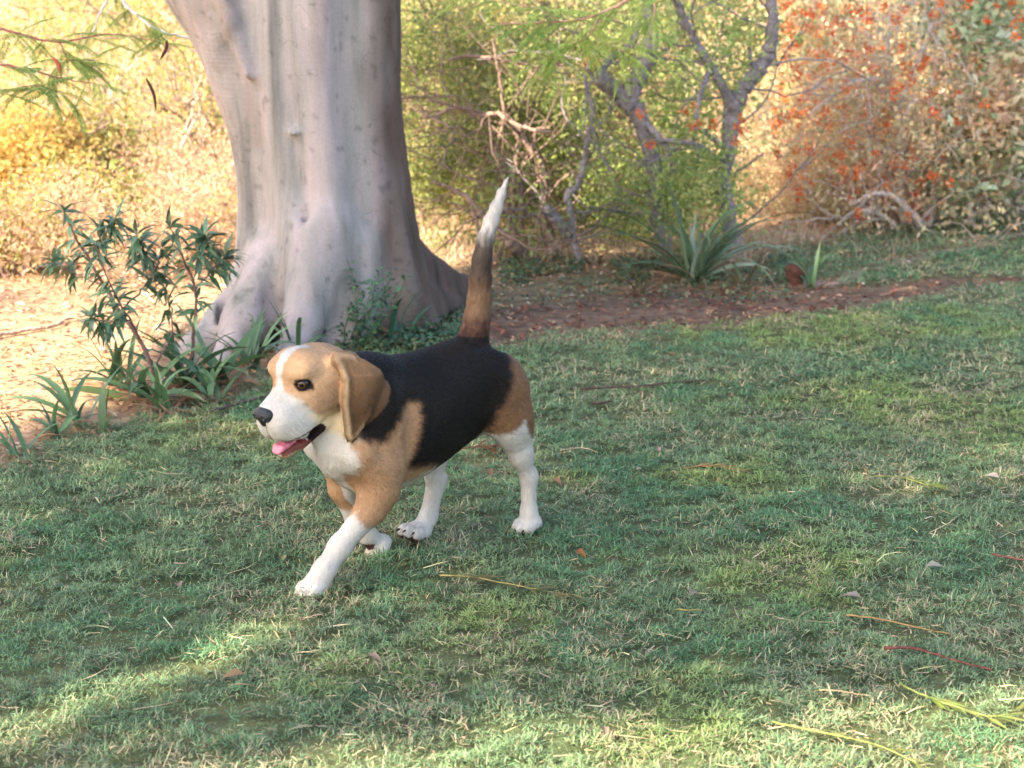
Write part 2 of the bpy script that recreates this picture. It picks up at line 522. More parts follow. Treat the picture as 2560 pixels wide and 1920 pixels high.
def added_shade_tree():
    rg = np.random.default_rng(77)
    S = SUN_DIR
    n = 260000
    g = np.stack([rg.uniform(-4.5, 6, n), rg.uniform(1.0, 9, n)], 1)
    sd = sdpoly(g[:, 0], g[:, 1], SHADE)
    p = np.clip(.5 - (sd + .05) / .08, 0, 1) * (1 - .80 * np.clip((2.50 - g[:, 1]) / .22, 0, 1) * np.clip((vnoise2(g[:, 0] * 5, g[:, 1] * 5, 3.) - .45) * 5, 0, 1) * (g[:, 0] > -.3))
    for P, a in HOLES:
        h = sdpoly(g[:, 0], g[:, 1], P)
        p = p * (1 - a * np.clip(.5 - (h - .010) / .04, 0, 1))
    # broken light on the trunk of the big tree
    gx, gy = g.T
    band = np.exp(-((gx - gy * 1.036 + 5.45) / .045) ** 2) + np.exp(-((gx - gy * 1.036 + 5.67) / .06) ** 2) * .7
    p = p * (1 - .05 * band * ((gy > 4.7) & (gy < 6.1)))
    tr = ((np.abs(gx - (gy - 4.9) - .0 + .55) < .75) & (gy > 4.55) & (gy < 6.1))
    g = g[rg.random(n) < p * np.where(tr, 1.0, .68)]
    tr = ((np.abs(g[:, 0] - (g[:, 1] - 4.9) + .55) < .75) & (g[:, 1] > 4.55) & (g[:, 1] < 6.1))
    n = len(g)
    z = 6.8 + 3.2 * rg.beta(2, 2, n) + 1.2 * (fbm2(g[:, 0] * .7, g[:, 1] * .7, 5., 3) - .5)
    P = np.stack([g[:, 0], g[:, 1], np.zeros(n)], 1) + S * (z / S[2])[:, None]
    ctr = P.mean(0); base = np.array([ctr[0] - .5, ctr[1] - .4, 0])
    o = empty("added_shade_tree", tuple(base), label="unseen leafy tree added behind the viewer, crown shaped to shade the lawn", cat="tree")
    D = rand_dirs_(rg, n); Nn = S + rand_dirs_(rg, n) * .8
    L = rg.uniform(.045, .080, n) * np.where(tr, 1.3, 1); W = L * .62
    D = D - Nn * (np.einsum('ij,ij->i', D, Nn) / np.einsum('ij,ij->i', Nn, Nn))[:, None]
    D /= np.linalg.norm(D, axis=1)[:, None]; Sd = np.cross(D, Nn); Sd /= np.linalg.norm(Sd, axis=1)[:, None]
    P = P - D * (L * .5)[:, None] - base
    V = np.stack([P, P + D * (L * .45)[:, None] + Sd * (W / 2)[:, None], P + D * L[:, None], P + D * (L * .45)[:, None] - Sd * (W / 2)[:, None]], 1).reshape(-1, 3)
    col = np.array([.055, .10, .035]) * rg.uniform(.6, 1.4, (n, 1))
    raw_mesh("crown", V, [np.arange(n)[:, None] * 4 + np.array([[0, 1, 2, 3]])], attr_mat("crown_leaf", rough=.5, trans=.12), o, smooth=False, cols=np.repeat(col, 4, 0))
    A = Acc(); c = ctr - base
    A.tube(np.array([(0, 0, -.1), (.05, .02, 1.5), (-.05, .1, 3.2), (.15, .2, 5.0)]), [.36, .28, .25, .22], 16, (.2, .16, .13))
    A.build("trunk", TWIGM_(), o)
    done = 0
    for k in range(60):
        if done >= 7: break
        a = k * .9; e = c + np.array([math.cos(a) * 2.6, math.sin(a) * 2.2, rg.uniform(-1, 1)])
        A = Acc(); s = np.array([.15, .2, 4.8]); m = (s + e) / 2 + rg.normal(size=3) * .3
        t = np.linspace(0, 1, 10)[:, None]
        Q = (1 - t) ** 2 * s + 2 * t * (1 - t) * m + t * t * e
        W = Q + base; sh = (W - S * (W[:, 2:3] / S[2]))[:, :2]
        sh = np.concatenate([sh[:-1] * (1 - f) + sh[1:] * f for f in (0, .25, .5, .75)])
        if (sdpoly(sh[:, 0], sh[:, 1], HOLES[0][0]) < .22).any() or ((sh[:, 1] < 2.75) & (np.abs(sh[:, 0]) < 1.4)).any() or (sdpoly(sh[:, 0], sh[:, 1], SHADE) > -.2).any() and (sh[:, 1] > 2).all(): continue
        done += 1
        A.tube(Q, np.linspace(.11, .025, 10), 8, (.2, .16, .13)); A.build("limb", TWIGM_(), o)


def rand_dirs_(rg, n):
    v = rg.normal(size=(n, 3)); return v / np.linalg.norm(v, axis=1)[:, None]


def TWIGM_():
    return bpy.data.materials.get("rough_bark") or attr_mat("rough_bark", rough=.9, spec=.1, noise=.3, nscale=12, bump=.6, bscale=25)


added_shade_tree()

# ------------------------------------------------------------------ the big smooth-barked tree
def bark_mat():
    m, N, L, b = newmat("smooth_bark")
    tc = N.new("ShaderNodeTexCoord")
    mp = N.new("ShaderNodeMapping"); L.new(tc.outputs["Object"], mp.inputs[0])
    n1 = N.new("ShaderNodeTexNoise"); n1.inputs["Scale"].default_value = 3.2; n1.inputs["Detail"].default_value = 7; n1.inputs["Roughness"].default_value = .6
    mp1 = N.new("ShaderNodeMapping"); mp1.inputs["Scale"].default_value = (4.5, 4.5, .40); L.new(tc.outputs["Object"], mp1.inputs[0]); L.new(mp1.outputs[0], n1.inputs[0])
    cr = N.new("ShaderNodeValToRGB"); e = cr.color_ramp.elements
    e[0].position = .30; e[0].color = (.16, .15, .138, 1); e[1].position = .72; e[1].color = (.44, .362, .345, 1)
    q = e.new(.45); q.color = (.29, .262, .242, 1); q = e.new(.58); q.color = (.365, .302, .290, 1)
    L.new(n1.outputs[0], cr.inputs[0])  # bark tones; upright grey bands also paint in fold shade and dapple
    # fine speckle and lenticels
    n2 = N.new("ShaderNodeTexNoise"); n2.inputs["Scale"].default_value = 160; n2.inputs["Detail"].default_value = 4
    L.new(tc.outputs["Object"], n2.inputs[0])
    mr = N.new("ShaderNodeMapRange"); mr.inputs[1].default_value = .35; mr.inputs[2].default_value = .65; mr.inputs[3].default_value = .93; mr.inputs[4].default_value = 1.05
    L.new(n2.outputs[0], mr.inputs[0])
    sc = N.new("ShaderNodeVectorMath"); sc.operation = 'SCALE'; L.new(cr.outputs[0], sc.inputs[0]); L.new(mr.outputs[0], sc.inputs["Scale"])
    # wrinkles running round the trunk
    wv = N.new("ShaderNodeTexWave"); wv.wave_type = 'BANDS'; wv.bands_direction = 'Z'
    wv.inputs["Scale"].default_value = 24; wv.inputs["Distortion"].default_value = 9; wv.inputs["Detail"].default_value = 4; wv.inputs["Detail Scale"].default_value = .7
    mp2 = N.new("ShaderNodeMapping"); mp2.inputs["Scale"].default_value = (.5, .5, 1); L.new(tc.outputs["Object"], mp2.inputs[0]); L.new(mp2.outputs[0], wv.inputs[0])
    n3 = N.new("ShaderNodeTexNoise"); n3.inputs["Scale"].default_value = 2.6; L.new(tc.outputs["Object"], n3.inputs[0])
    m3 = N.new("ShaderNodeMapRange"); m3.inputs[1].default_value = .52; m3.inputs[2].default_value = .70; L.new(n3.outputs[0], m3.inputs[0])
    mu = N.new("ShaderNodeMath"); mu.operation = 'MULTIPLY'; L.new(wv.outputs[0], mu.inputs[0]); L.new(m3.outputs[0], mu.inputs[1])
    # thin dark cracks
    vo = N.new("ShaderNodeTexVoronoi"); vo.feature = 'DISTANCE_TO_EDGE'; vo.inputs["Scale"].default_value = 5.5
    mp4 = N.new("ShaderNodeMapping"); mp4.inputs["Scale"].default_value = (.8, .8, 1.5); L.new(tc.outputs["Object"], mp4.inputs[0])
    ad = N.new("ShaderNodeVectorMath"); ad.operation = 'ADD'; ns = N.new("ShaderNodeTexNoise"); ns.inputs["Scale"].default_value = 7; L.new(tc.outputs["Object"], ns.inputs[0])
    L.new(mp4.outputs[0], ad.inputs[0]); L.new(ns.outputs["Color"], ad.inputs[1]); L.new(ad.outputs[0], vo.inputs[0])
    lt = N.new("ShaderNodeMapRange"); lt.inputs[1].default_value = .0; lt.inputs[2].default_value = .012; lt.inputs[3].default_value = .55; lt.inputs[4].default_value = 1
    L.new(vo.outputs[0], lt.inputs[0])
    n5 = N.new("ShaderNodeMapRange"); n5.inputs[1].default_value = .5; n5.inputs[2].default_value = .56; L.new(ns.outputs[0], n5.inputs[0])
    mx = N.new("ShaderNodeMix"); mx.data_type = 'FLOAT'; L.new(n5.outputs[0], mx.inputs[0]); mx.inputs[2].default_value = 1; L.new(lt.outputs[0], mx.inputs[3])
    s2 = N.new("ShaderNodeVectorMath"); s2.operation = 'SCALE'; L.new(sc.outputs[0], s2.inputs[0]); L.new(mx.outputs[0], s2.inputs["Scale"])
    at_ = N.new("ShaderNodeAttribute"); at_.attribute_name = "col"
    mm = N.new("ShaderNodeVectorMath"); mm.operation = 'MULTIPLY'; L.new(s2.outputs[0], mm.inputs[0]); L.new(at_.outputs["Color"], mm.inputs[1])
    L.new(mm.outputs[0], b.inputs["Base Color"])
    b.inputs["Roughness"].default_value = .8; b.inputs["Specular IOR Level"].default_value = .2
    bp = N.new("ShaderNodeBump"); bp.inputs["Strength"].default_value = .16; bp.inputs["Distance"].default_value = .006
    L.new(mu.outputs[0], bp.inputs["Height"])
    bp2 = N.new("ShaderNodeBump"); bp2.inputs["Strength"].default_value = .28; bp2.inputs["Distance"].default_value = .01
    n6 = N.new("ShaderNodeTexNoise"); n6.inputs["Scale"].default_value = 30; n6.inputs["Detail"].default_value = 6; L.new(tc.outputs["Object"], n6.inputs[0])
    L.new(n6.outputs[0], bp2.inputs["Height"]); L.new(bp.outputs[0], bp2.inputs["Normal"]); L.new(bp2.outputs[0], b.inputs["Normal"])
    return m


BARK = bark_mat()
TY = 5.02
big = empty("fig_tree", (-0.52, TY, 0), label="large tree with a thick pale grey fluted trunk and spreading roots behind the dog", cat="tree")


def build_trunk():
    S = Sculpt((-1.55, 4.35, -.10), (.25, 5.85, 2.25), 0.0125)
    zl = np.array([-.1, .0, .06, .16, .22, .32, .43, .54, .65, .73, .81, .9, 1.1, 1.4, 2.4])
    xl = np.array([-.77, -.765, -.76, -.755, -.75, -.748, -.746, -.752, -.765, -.775, -.78, -.78, -.78, -.78, -.78])
    xr = np.array([-.20, -.22, -.235, -.250, -.262, -.275, -.288, -.298, -.305, -.305, -.302, -.300, -.290, -.27, -.20])
    rd = np.array([.30, .285, .275, .262, .255, .248, .245, .243, .242, .242, .242, .242, .235, .22, .20])

    def body(X, Y, Z):
        a = np.interp(Z, zl, xl); b = np.interp(Z, zl, xr); r = np.interp(Z, zl, rd)
        cx = (a + b) / 2; hw = (b - a) / 2
        dx = (X - cx) / hw; dy = (Y - TY) / r
        th = np.arctan2(dy, dx)
        low = np.clip(1 - Z / .55, 0, 1)
        fl = (.048 + .070 * low) * np.cos(5 * th + 1.9 + .5 * Z) + (.030 + .034 * low) * np.cos(9 * th + .4 - .8 * Z) + .010 * np.cos(15 * th + 2)
        g = np.exp(-((th + 1.78 + .10 * (Z - .4)) / .10) ** 2) * .075 + np.exp(-((th + .62 - .25 * (Z - .4)) / .13) ** 2) * .055 * np.clip(1.2 - Z, 0, 1)
        q = np.sqrt(dx * dx + dy * dy)
        return (q - 1 - fl + g) * np.minimum(hw, r) * .9
    S.op(body, (-1.0, 4.6, -.1), (0.0, 5.45, 2.3), .02)
    # limb leaving to the upper left, with the collar where it joins
    S.cone((-.64, TY - .02, .50), (-.80, TY - .02, .98), .08, .145, .10)
    S.cone((-.80, TY - .02, .98), (-1.28, TY + .02, 1.6), .150, .145, .05)
    S.cone((-1.28, TY + .02, 1.6), (-1.5, TY + .05, 2.2), .145, .14, .03)
    rt = [((-.68, 4.95, .12), (-.76, 4.82, .06), (-.845, 4.72, -.01), (-.90, 4.66, -.09), .10, .070, .050, .035),
          ((-.64, 4.88, .20), (-.71, 4.72, .08), (-.75, 4.60, -.03), (-.77, 4.52, -.09), .10, .060, .045, .03),
          ((-.52, 4.82, .30), (-.56, 4.70, .08), (-.58, 4.58, -.02), (-.60, 4.47, -.08), .10, .055, .045, .03),
          ((-.42, 4.86, .24), (-.43, 4.80, .08), (-.44, 4.72, -.03), (-.45, 4.66, -.08), .08, .05, .04, .03),
          ((-.38, 5.00, .16), (-.27, 5.10, .04), (-.17, 5.26, -.02), (-.07, 5.45, -.08), .09, .075, .055, .04),
          ((-.36, 5.10, .22), (-.25, 5.28, .08), (-.14, 5.46, .0), (-.03, 5.68, -.09), .085, .070, .058, .05),
          ((-.38, 4.94, .18), (-.32, 4.90, .08), (-.26, 4.90, -.02), (-.18, 4.92, -.08), .08, .06, .045, .03)]
    for r in rt:
        for i in range(3):
            S.cone(r[i], r[i + 1], r[4 + i], r[5 + i], .04)
    # old wound with rolled bark, and small branch stubs
    S.cone((-.775, 4.84, .98), (-.70, 4.81, .72), .028, .009, .045)
    S.cone((-.745, 4.80, 1.02), (-.700, 4.765, .80), .026, .010, .018, mode='cut')
    S.cone((-.820, 4.83, .96), (-.745, 4.79, .74), .012, .005, .015, mode='cut')
    S.ell((-.575, 4.775, .575), (.014, .016, .010), .02)
    S.ell((-.575, 4.755, .562), (.012, .015, .008), .006, mode='cut')
    for path, r0 in (([(238, 90, 4.79), (258, 170, 4.78), (268, 240, 4.76), (273, 300, 4.72), (277, 345, 4.66)], .020), ([(300, 175, 4.765), (312, 250, 4.76), (318, 330, 4.71)], .012),
                     ([(404, 60, 4.93), (408, 150, 4.93), (422, 215, 4.95), (438, 250, 5.00), (462, 280, 5.08)], .017), ([(222, 285, 4.83), (229, 320, 4.76), (232, 352, 4.70)], .022),
                     ([(345, 285, 4.74), (343, 315, 4.72), (340, 345, 4.68)], .018), ([(252, 300, 4.74), (251, 345, 4.66)], .014), ([(388, 240, 4.84), (392, 300, 4.82), (395, 330, 4.78)], .014)):
        q = [at(*w) for w in path]
        for i in range(len(q) - 1): S.cone(q[i], q[i + 1], r0 * (.7 if i == 0 else 1), r0, .028, mode='cut')
    V, F = S.mesh(2)
    p = V
    V = V + vnormals(V, F) * (0.006 * (vnoise3(p * 9, 3.) - .5) + .003 * (vnoise3(p * 28, 5.) - .5))[:, None]
    wd = np.exp(-(((V[:, 0] + .75 - .36 * (V[:, 2] - .84)) / .05) ** 2 + ((V[:, 2] - .84) / .14) ** 2)) * (V[:, 1] < 4.9)
    V = V + vnormals(V, F) * (wd * (.016 * (vnoise3(p * np.array([30, 30, 55]), 9.) - .5)))[:, None]
    N = vnormals(V, F)
    C = np.ones_like(V)
    # shade painted brown on the flank away from the clearing, greenish tint low down
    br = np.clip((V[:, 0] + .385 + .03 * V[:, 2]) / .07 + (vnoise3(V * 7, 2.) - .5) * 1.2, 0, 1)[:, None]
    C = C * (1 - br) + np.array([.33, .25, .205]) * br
    gr = np.clip((vnoise3(V * np.array([7, 7, 1.6]), 6.) - .62) * 7, 0, 1)[:, None] * .35
    C = C * (1 - gr) + np.array([.86, .86, .72]) * gr
    st = np.clip((vnoise3(V * np.array([16, 16, 5]), 12.) - .60) * 5, 0, 1)[:, None] * .4
    C = C * (1 - st) + np.array([.62, .56, .50]) * st
    dots = (vnoise3(V * 60, 15.) > .86)[:, None] * .30
    C = C * (1 - dots)
    wound = np.exp(-(((V[:, 0] + .75 - .36 * (V[:, 2] - .84)) / .03) ** 2 + ((V[:, 2] - .84) / .11) ** 2))[:, None] * (V[:, 1] < 4.9)[:, None]
    C = C * (1 - .45 * wound * (vnoise3(V * 45, 8.)[:, None]))
    if np.mean(np.einsum('ij,ij->i', N, V - V.mean(0))) < 0: F = F[:, ::-1]
    global TRUNK_V
    TRUNK_V = V.copy()
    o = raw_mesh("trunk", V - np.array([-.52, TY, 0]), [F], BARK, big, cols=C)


build_trunk()
off = np.array([-.52, TY, 0])
for pts, r in ((((-1.45, TY + .03, 2.05), (-1.8, TY + .2, 2.9), (-2.5, TY + .4, 3.9), (-3.3, TY + .5, 4.7)), (.135, .11, .08, .04)),
               (((-.50, TY, 2.1), (-.42, TY + .1, 2.9), (-.1, TY + .5, 3.9), (.3, TY + .9, 5.0)), (.21, .17, .12, .06)),
               (((-.60, TY, 2.1), (-.85, TY + .3, 3.0), (-1.0, TY + .9, 4.1), (-.8, TY + 1.5, 5.2)), (.18, .14, .10, .05))):
    A = Acc()
    p = np.array(pts); t = np.linspace(0, 3, 16)
    P = np.stack([np.interp(t, range(4), p[:, c]) for c in range(3)], 1) + RNG.normal(size=(16, 3)) * .02
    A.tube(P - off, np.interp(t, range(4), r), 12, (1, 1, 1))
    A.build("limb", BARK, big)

# ------------------------------------------------------------------ foliage tools
def leaf_mesh(P, D, Nn, L, W, col, fold=.25, droop=.25):
    """pointed leaves of 6 vertices: P base, D direction, Nn upper side, L length, W width (arrays)"""
    n = len(P)
    D = D / (np.linalg.norm(D, axis=1)[:, None] + 1e-9)
    S = np.cross(D, Nn); S /= np.linalg.norm(S, axis=1)[:, None] + 1e-9
    U = np.cross(S, D)
    L = L[:, None]; W = (W / 2)[:, None]
    a = P + D * L * .38 + S * W + U * W * fold
    b = P + D * L * .38 - S * W + U * W * fold
    c = P + D * L * .42
    t = P + D * L - U * L * droop
    a2 = P + D * L * .72 + S * W * .62 + U * (W * fold * .6 - L * droop * .35)
    b2 = P + D * L * .72 - S * W * .62 + U * (W * fold * .6 - L * droop * .35)
    c2 = P + D * L * .72 - U * L * droop * .4
    V = np.stack([P, a, c, b, a2, c2, b2, t], 1).reshape(-1, 3)
    i = np.arange(n)[:, None] * 8
    F3 = np.concatenate([i + np.array([[0, 1, 2]]), i + np.array([[0, 2, 3]]), i + np.array([[4, 7, 5]]), i + np.array([[5, 7, 6]])])
    F4 = np.concatenate([i + np.array([[1, 4, 5, 2]]), i + np.array([[2, 5, 6, 3]])])
    return V, F3, F4, np.repeat(col, 8, 0)


def leaf_lite(P, D, Nn, L, W, col):
    n = len(P)
    D = D / (np.linalg.norm(D, axis=1)[:, None] + 1e-9)
    S = np.cross(D, Nn); S /= np.linalg.norm(S, axis=1)[:, None] + 1e-9
    U = np.cross(S, D)
    L = L[:, None]; W = (W / 2)[:, None]
    V = np.stack([P, P + D * L * .45 + S * W + U * W * .3, P + D * L - U * L * .15, P + D * L * .45 - S * W + U * W * .3], 1).reshape(-1, 3)
    i = np.arange(n)[:, None] * 4
    return V, np.concatenate([i + np.array([[0, 1, 2]]), i + np.array([[0, 2, 3]])]), np.repeat(col, 4, 0)


def rand_dirs(rg, n):
    v = rg.normal(size=(n, 3)); return v / np.linalg.norm(v, axis=1)[:, None]


def pick_cols(rg, n, cols, var=.25, pos=None, seed=0.):
    cols = np.asarray(cols, float)
    if pos is not None:
        q = vnoise3(pos * 5.0, seed + 1.) * .75 + rg.random(n) * .25
        k = np.clip((q - .15) / .7 * len(cols), 0, len(cols) - 1e-6).astype(int)
    else:
        k = rg.integers(0, len(cols), n)
    return cols[k] * rg.uniform(1 - var, 1 + var, (n, 1)) * (1 + rg.normal(size=(n, 3)) * .05)


LEAFM = attr_mat("leaf", rough=.55, spec=.2, trans=.5)
LEAFDARK = attr_mat("glossy_leaf", rough=.38, spec=.4, trans=.18)
TWIGM = attr_mat("twig_bark", rough=.9, spec=.1, noise=.3, nscale=60, bump=.5, bscale=90)
FLOWM = attr_mat("petal", rough=.6, spec=.2, trans=.35)


def wander(rg, p, d, L, n, jit, grav=0.0):
    """a crooked growing path"""
    pts = [np.array(p, float)]; d = np.array(d, float); d /= np.linalg.norm(d)
    for i in range(n):
        d = d + rg.normal(size=3) * jit + np.array([0, 0, -grav]); d /= np.linalg.norm(d)
        pts.append(pts[-1] + d * L / n)
    return np.array(pts)


def grow(rg, A, p, d, L, r, depth, jit, split, col, tips, spread=.55, grav=0.02, seg=6):
    n = max(4, int(L / .05)); n = min(n, 9)
    P = wander(rg, p, d, L, n, jit, grav)
    A.tube(P, np.linspace(r, r * .62, len(P)), seg if depth > 0 else 4, np.asarray(col) * rg.uniform(.8, 1.2), rough=.04, cap=False)
    tips.append((P[-1], P[-1] - P[-2], depth)); tips.append((P[len(P) // 2], P[-1] - P[-2], depth))
    if depth <= 0: return
    k = split + int(rg.integers(0, 2))
    for i in range(k):
        j = -1 if i < 2 else int(rg.integers(len(P) // 2, len(P)))
        d0 = P[j] - P[j - 1]; d0 /= np.linalg.norm(d0)
        grow(rg, A, P[j], d0 + rand_dirs(rg, 1)[0] * spread, L * rg.uniform(.55, .85), r * rg.uniform(.5, .66), depth - 1, jit, split, col, tips, spread, grav, seg)


def shrub(name, base, label, cat, cols, stems=5, height=1.0, lean=.5, depth=3, r=.012, leaves=6000, leaf=(.03, .014), clump=.10, twig=(.32, .25, .19),
          seed=1, jit=.22, split=2, grav=.0, dirs=None, flower=None, group=None, thin=0.0, flat=1.0, up=.3, spread=.55, minz=.05, mat=None):
    rg = np.random.default_rng(seed)
    base = np.array(base, float)
    base[2] = float(terrain(np.array(base[0]), np.array(base[1])))
    o = empty(name, tuple(base), label=label, cat=cat, group=group)
    A = Acc(); tips = []
    for i in range(stems):
        if dirs is not None: d = np.array(dirs[i % len(dirs)], float)
        else:
            a = rg.uniform(0, 2 * np.pi); d = np.array([math.cos(a) * lean, math.sin(a) * lean, 1])
        b = np.array([rg.normal() * .03, rg.normal() * .03, -.03])
        grow(rg, A, b, d, height * rg.uniform(.32, .46), r * rg.uniform(.7, 1.15), depth, jit, split, twig, tips, spread, grav)
    A.build("stem", TWIGM, o)
    T = np.array([t[0] for t in tips if t[2] <= depth - 1]); TD = np.array([t[1] for t in tips if t[2] <= depth - 1])
    if leaves:
        k = rg.integers(0, len(T), leaves)
        w = rg.random(len(T)) ** 1.5
        k = rg.choice(len(T), leaves, p=w / w.sum())
        P = T[k] + rg.normal(size=(leaves, 3)) * clump * np.array([1, 1, flat])
        g = vnoise3(P * 7 + seed, 5.)
        keep = (P[:, 2] > minz) & (g > thin)
        P, k = P[keep], k[keep]; n = len(P)
        D = rand_dirs(rg, n) + np.array([0, 0, -.15]); Nn = rand_dirs(rg, n) + np.array([0, 0, up + .6])
        V, F, C = leaf_lite(P, D, Nn, leaf[0] * rg.uniform(.6, 1.35, n), leaf[1] * rg.uniform(.7, 1.25, n), pick_cols(rg, n, cols, .28, P, seed))
        raw_mesh("foliage", V, [F], mat or LEAFM, o, smooth=False, cols=C)
    if flower:
        fc, nf, fs = flower[:3]; per = 16
        k = rg.choice(len(T), nf); ctr = T[k] + rg.normal(size=(nf, 3)) * clump * .8
        ctr = ctr[(ctr[:, 2] > minz + .05)]; nf = len(ctr)
        P = np.repeat(ctr, per, 0); D = rand_dirs(rg, nf * per); P = P + D * fs * .25
        V, F, C = leaf_lite(P, D, rand_dirs(rg, nf * per), fs * rg.uniform(.5, 1.0, nf * per), fs * .5 * rg.uniform(.6, 1.2, nf * per), pick_cols(rg, nf * per, fc, .2))
        raw_mesh("flower", V, [F], FLOWM, o, smooth=False, cols=C)
    return o


def spline(pts, n=24, jit=0.0, rg=None):
    p = np.array(pts, float); m = len(p)
    t = np.linspace(0, m - 1, n)
    i = np.clip(t.astype(int), 0, m - 2); f = (t - i)[:, None]
    pm = np.concatenate([[2 * p[0] - p[1]], p, [2 * p[-1] - p[-2]]])
    a, b, c, d = pm[i], pm[i + 1], pm[i + 2], pm[i + 3]
    P = .5 * ((2 * b) + (-a + c) * f + (2 * a - 5 * b + 4 * c - d) * f ** 2 + (-a + 3 * b - 3 * c + d) * f ** 3)
    if jit: P = P + (rg or RNG).normal(size=P.shape) * jit
    return P


def strap_leaf(A, base, az, length, width, rise, bend, col, rg, seg=12, tw=0.0):
    """arching strap leaf with a shallow keel"""
    p = np.array(base, float); el = rise
    mid = []; dirs = []
    for i in range(seg + 1):
        d = np.array([math.cos(az) * math.cos(el), math.sin(az) * math.cos(el), math.sin(el)])
        mid.append(p.copy()); dirs.append(d); p = p + d * length / seg; el -= bend / seg * (0.4 + 1.2 * i / seg)
    mid = np.array(mid); dirs = np.array(dirs)
    s = np.array([-math.sin(az), math.cos(az), 0.0]); t = np.linspace(0, 1, seg + 1)
    w = width / 2 * np.clip(np.minimum(.65 + 1.2 * t, (1 - t) * 2.4 + .02), 0, 1)
    U = np.cross(dirs, s)
    sa = s * math.cos(tw) + U * math.sin(tw)
    up = np.cross(sa, dirs) * -1
    L_ = mid + sa * w[:, None] + up * (w * .35)[:, None]; R_ = mid - sa * w[:, None] + up * (w * .35)[:, None]
    V = np.stack([L_, mid, R_], 1).reshape(-1, 3)
    V[:, 2] = np.maximum(V[:, 2], .004)
    i = np.arange(seg)[:, None] * 3
    F = np.concatenate([i + np.array([[0, 1, 4, 3]]), i + np.array([[1, 2, 5, 4]])])
    c = np.asarray(col) * (1 + .12 * rg.normal()) * np.ones((len(V), 1))
    tip = np.repeat(np.clip((t - .86) / .14, 0, 1), 3)[:, None]
    c = c * (1 - tip * .6) + np.array([.28, .17, .08]) * tip * .6
    A.add(V, F, c)


def strap_plant(name, base, leaves, label, seed=1, cols=((.10, .18, .075), (.15, .24, .10), (.075, .135, .065)), dry=0, group=None, size=.30, dirs=None, width=.016):
    rg = np.random.default_rng(seed)
    o = empty(name, (base[0], base[1], 0), label=label, cat="plant", group=group)
    extra = list(dirs or [])
    for i in range(leaves):
        A = Acc()
        if i < len(extra): az, ln, rise, bend = extra[i]
        else: az, ln, rise, bend = rg.uniform(0, 2 * np.pi), size * rg.uniform(.6, 1.1), rg.uniform(.7, 1.4), rg.uniform(.5, 2.0)
        strap_leaf(A, (rg.normal() * .012, rg.normal() * .012, 0.0), az, ln, width * rg.uniform(.75, 1.2), rise, bend, cols[rg.integers(len(cols))], rg, tw=rg.normal() * .35)
        A.build("leaf", LEAFDARK, o)
    if dry:
        A = Acc()
        for i in range(dry):
            strap_leaf(A, (rg.normal() * .02, rg.normal() * .02, 0.004), rg.uniform(0, 2 * np.pi), size * rg.uniform(.35, .8), width * .6, rg.uniform(.1, .7), rg.uniform(.5, 1.6), (.40, .24, .14), rg, tw=rg.normal() * .5)
        A.build("dry_leaf", LEAFM, o)
    return o


# ---- strap-leaved plants
G1 = "strap-leaved plants at the foot of the big tree"
PI = math.pi
b = spot(147, 402); strap_plant("strap_plant", b, 12, "broad strap-leaved plant with long arching blade pointing left below the sapling", 3, dry=14, group=G1, size=.22, width=.020,
                                dirs=[(PI, .24, .62, 1.2), (PI + .15, .20, .38, .6), (2.9, .22, .25, .5), (.25, .20, .9, 1.6), (-.5, .18, .5, 1.1)])
b = spot(185, 392); strap_plant("strap_plant", b, 13, "strap-leaved plant with leaning blades between the sapling and the tree roots", 4, dry=16, group=G1, size=.24, width=.022,
                                dirs=[(.1, .22, 1.0, 1.4), (-.9, .20, .9, 1.9), (2.7, .24, 1.0, 1.0), (-.6, .19, .9, 1.5)])
b = spot(222, 385); strap_plant("strap_plant", b, 10, "strap-leaved plant against the grey roots just left of the dog's head", 5, dry=8, group=G1, size=.20, width=.024,
                                dirs=[(2.4, .26, 1.1, .7), (.7, .22, 1.0, .6), (.2, .18, .8, 1.2), (PI, .24, .75, .5)])
b = spot(78, 428); strap_plant("strap_plant", b, 8, "low strap-leaved plant at the edge of the sunlit ground with blades sweeping left", 6, dry=5, group=G1, size=.20, width=.016,
                               dirs=[(PI - .1, .22, .6, 1.0), (PI + .2, .19, .5, .9), (2.6, .2, .8, .9), (.5, .17, 1.1, .4)])
b = spot(103, 436); strap_plant("strap_plant", b, 3, "two stiff upright green blades standing in the lawn edge", 7, group=G1, size=.12, width=.020,
                                dirs=[(1.2, .125, 1.5, .15), (.3, .12, 1.45, .1), (-.4, .05, 1.3, .3)])
b = spot(22, 457); strap_plant("strap_plant", b, 7, "small spiky strap plant at the far left edge of the lawn", 8, dry=8, group=G1, size=.12, width=.010,
                               dirs=[(1.3, .12, 1.45, .2), (2.4, .14, 1.0, .7), (.5, .12, .9, .9)])
b = spot(120, 388); strap_plant("strap_plant", b, 16, "strap-leaved plant behind the long pointing blade, in front of the sunny ground", 21, dry=12, group=G1, size=.20, width=.014)
b = spot(250, 372); strap_plant("strap_plant", b, 14, "strap-leaved plant between two grey roots left of the dog's forehead", 22, dry=8, group=G1, size=.21, width=.016)
b = spot(165, 412); strap_plant("strap_plant", b, 12, "ragged strap-leaved plant at the lawn edge with many dry brown leaves", 23, dry=30, group=G1, size=.17, width=.013)
b = spot(212, 402); strap_plant("strap_plant", b, 10, "low strap-leaved plant at the lawn edge just left of the dog's nose", 24, dry=26, group=G1, size=.15, width=.013)
b = spot(55, 440); strap_plant("strap_plant", b, 8, "thin low strap tuft between the far left spiky plant and the sweeping one", 25, dry=14, group=G1, size=.14, width=.009)
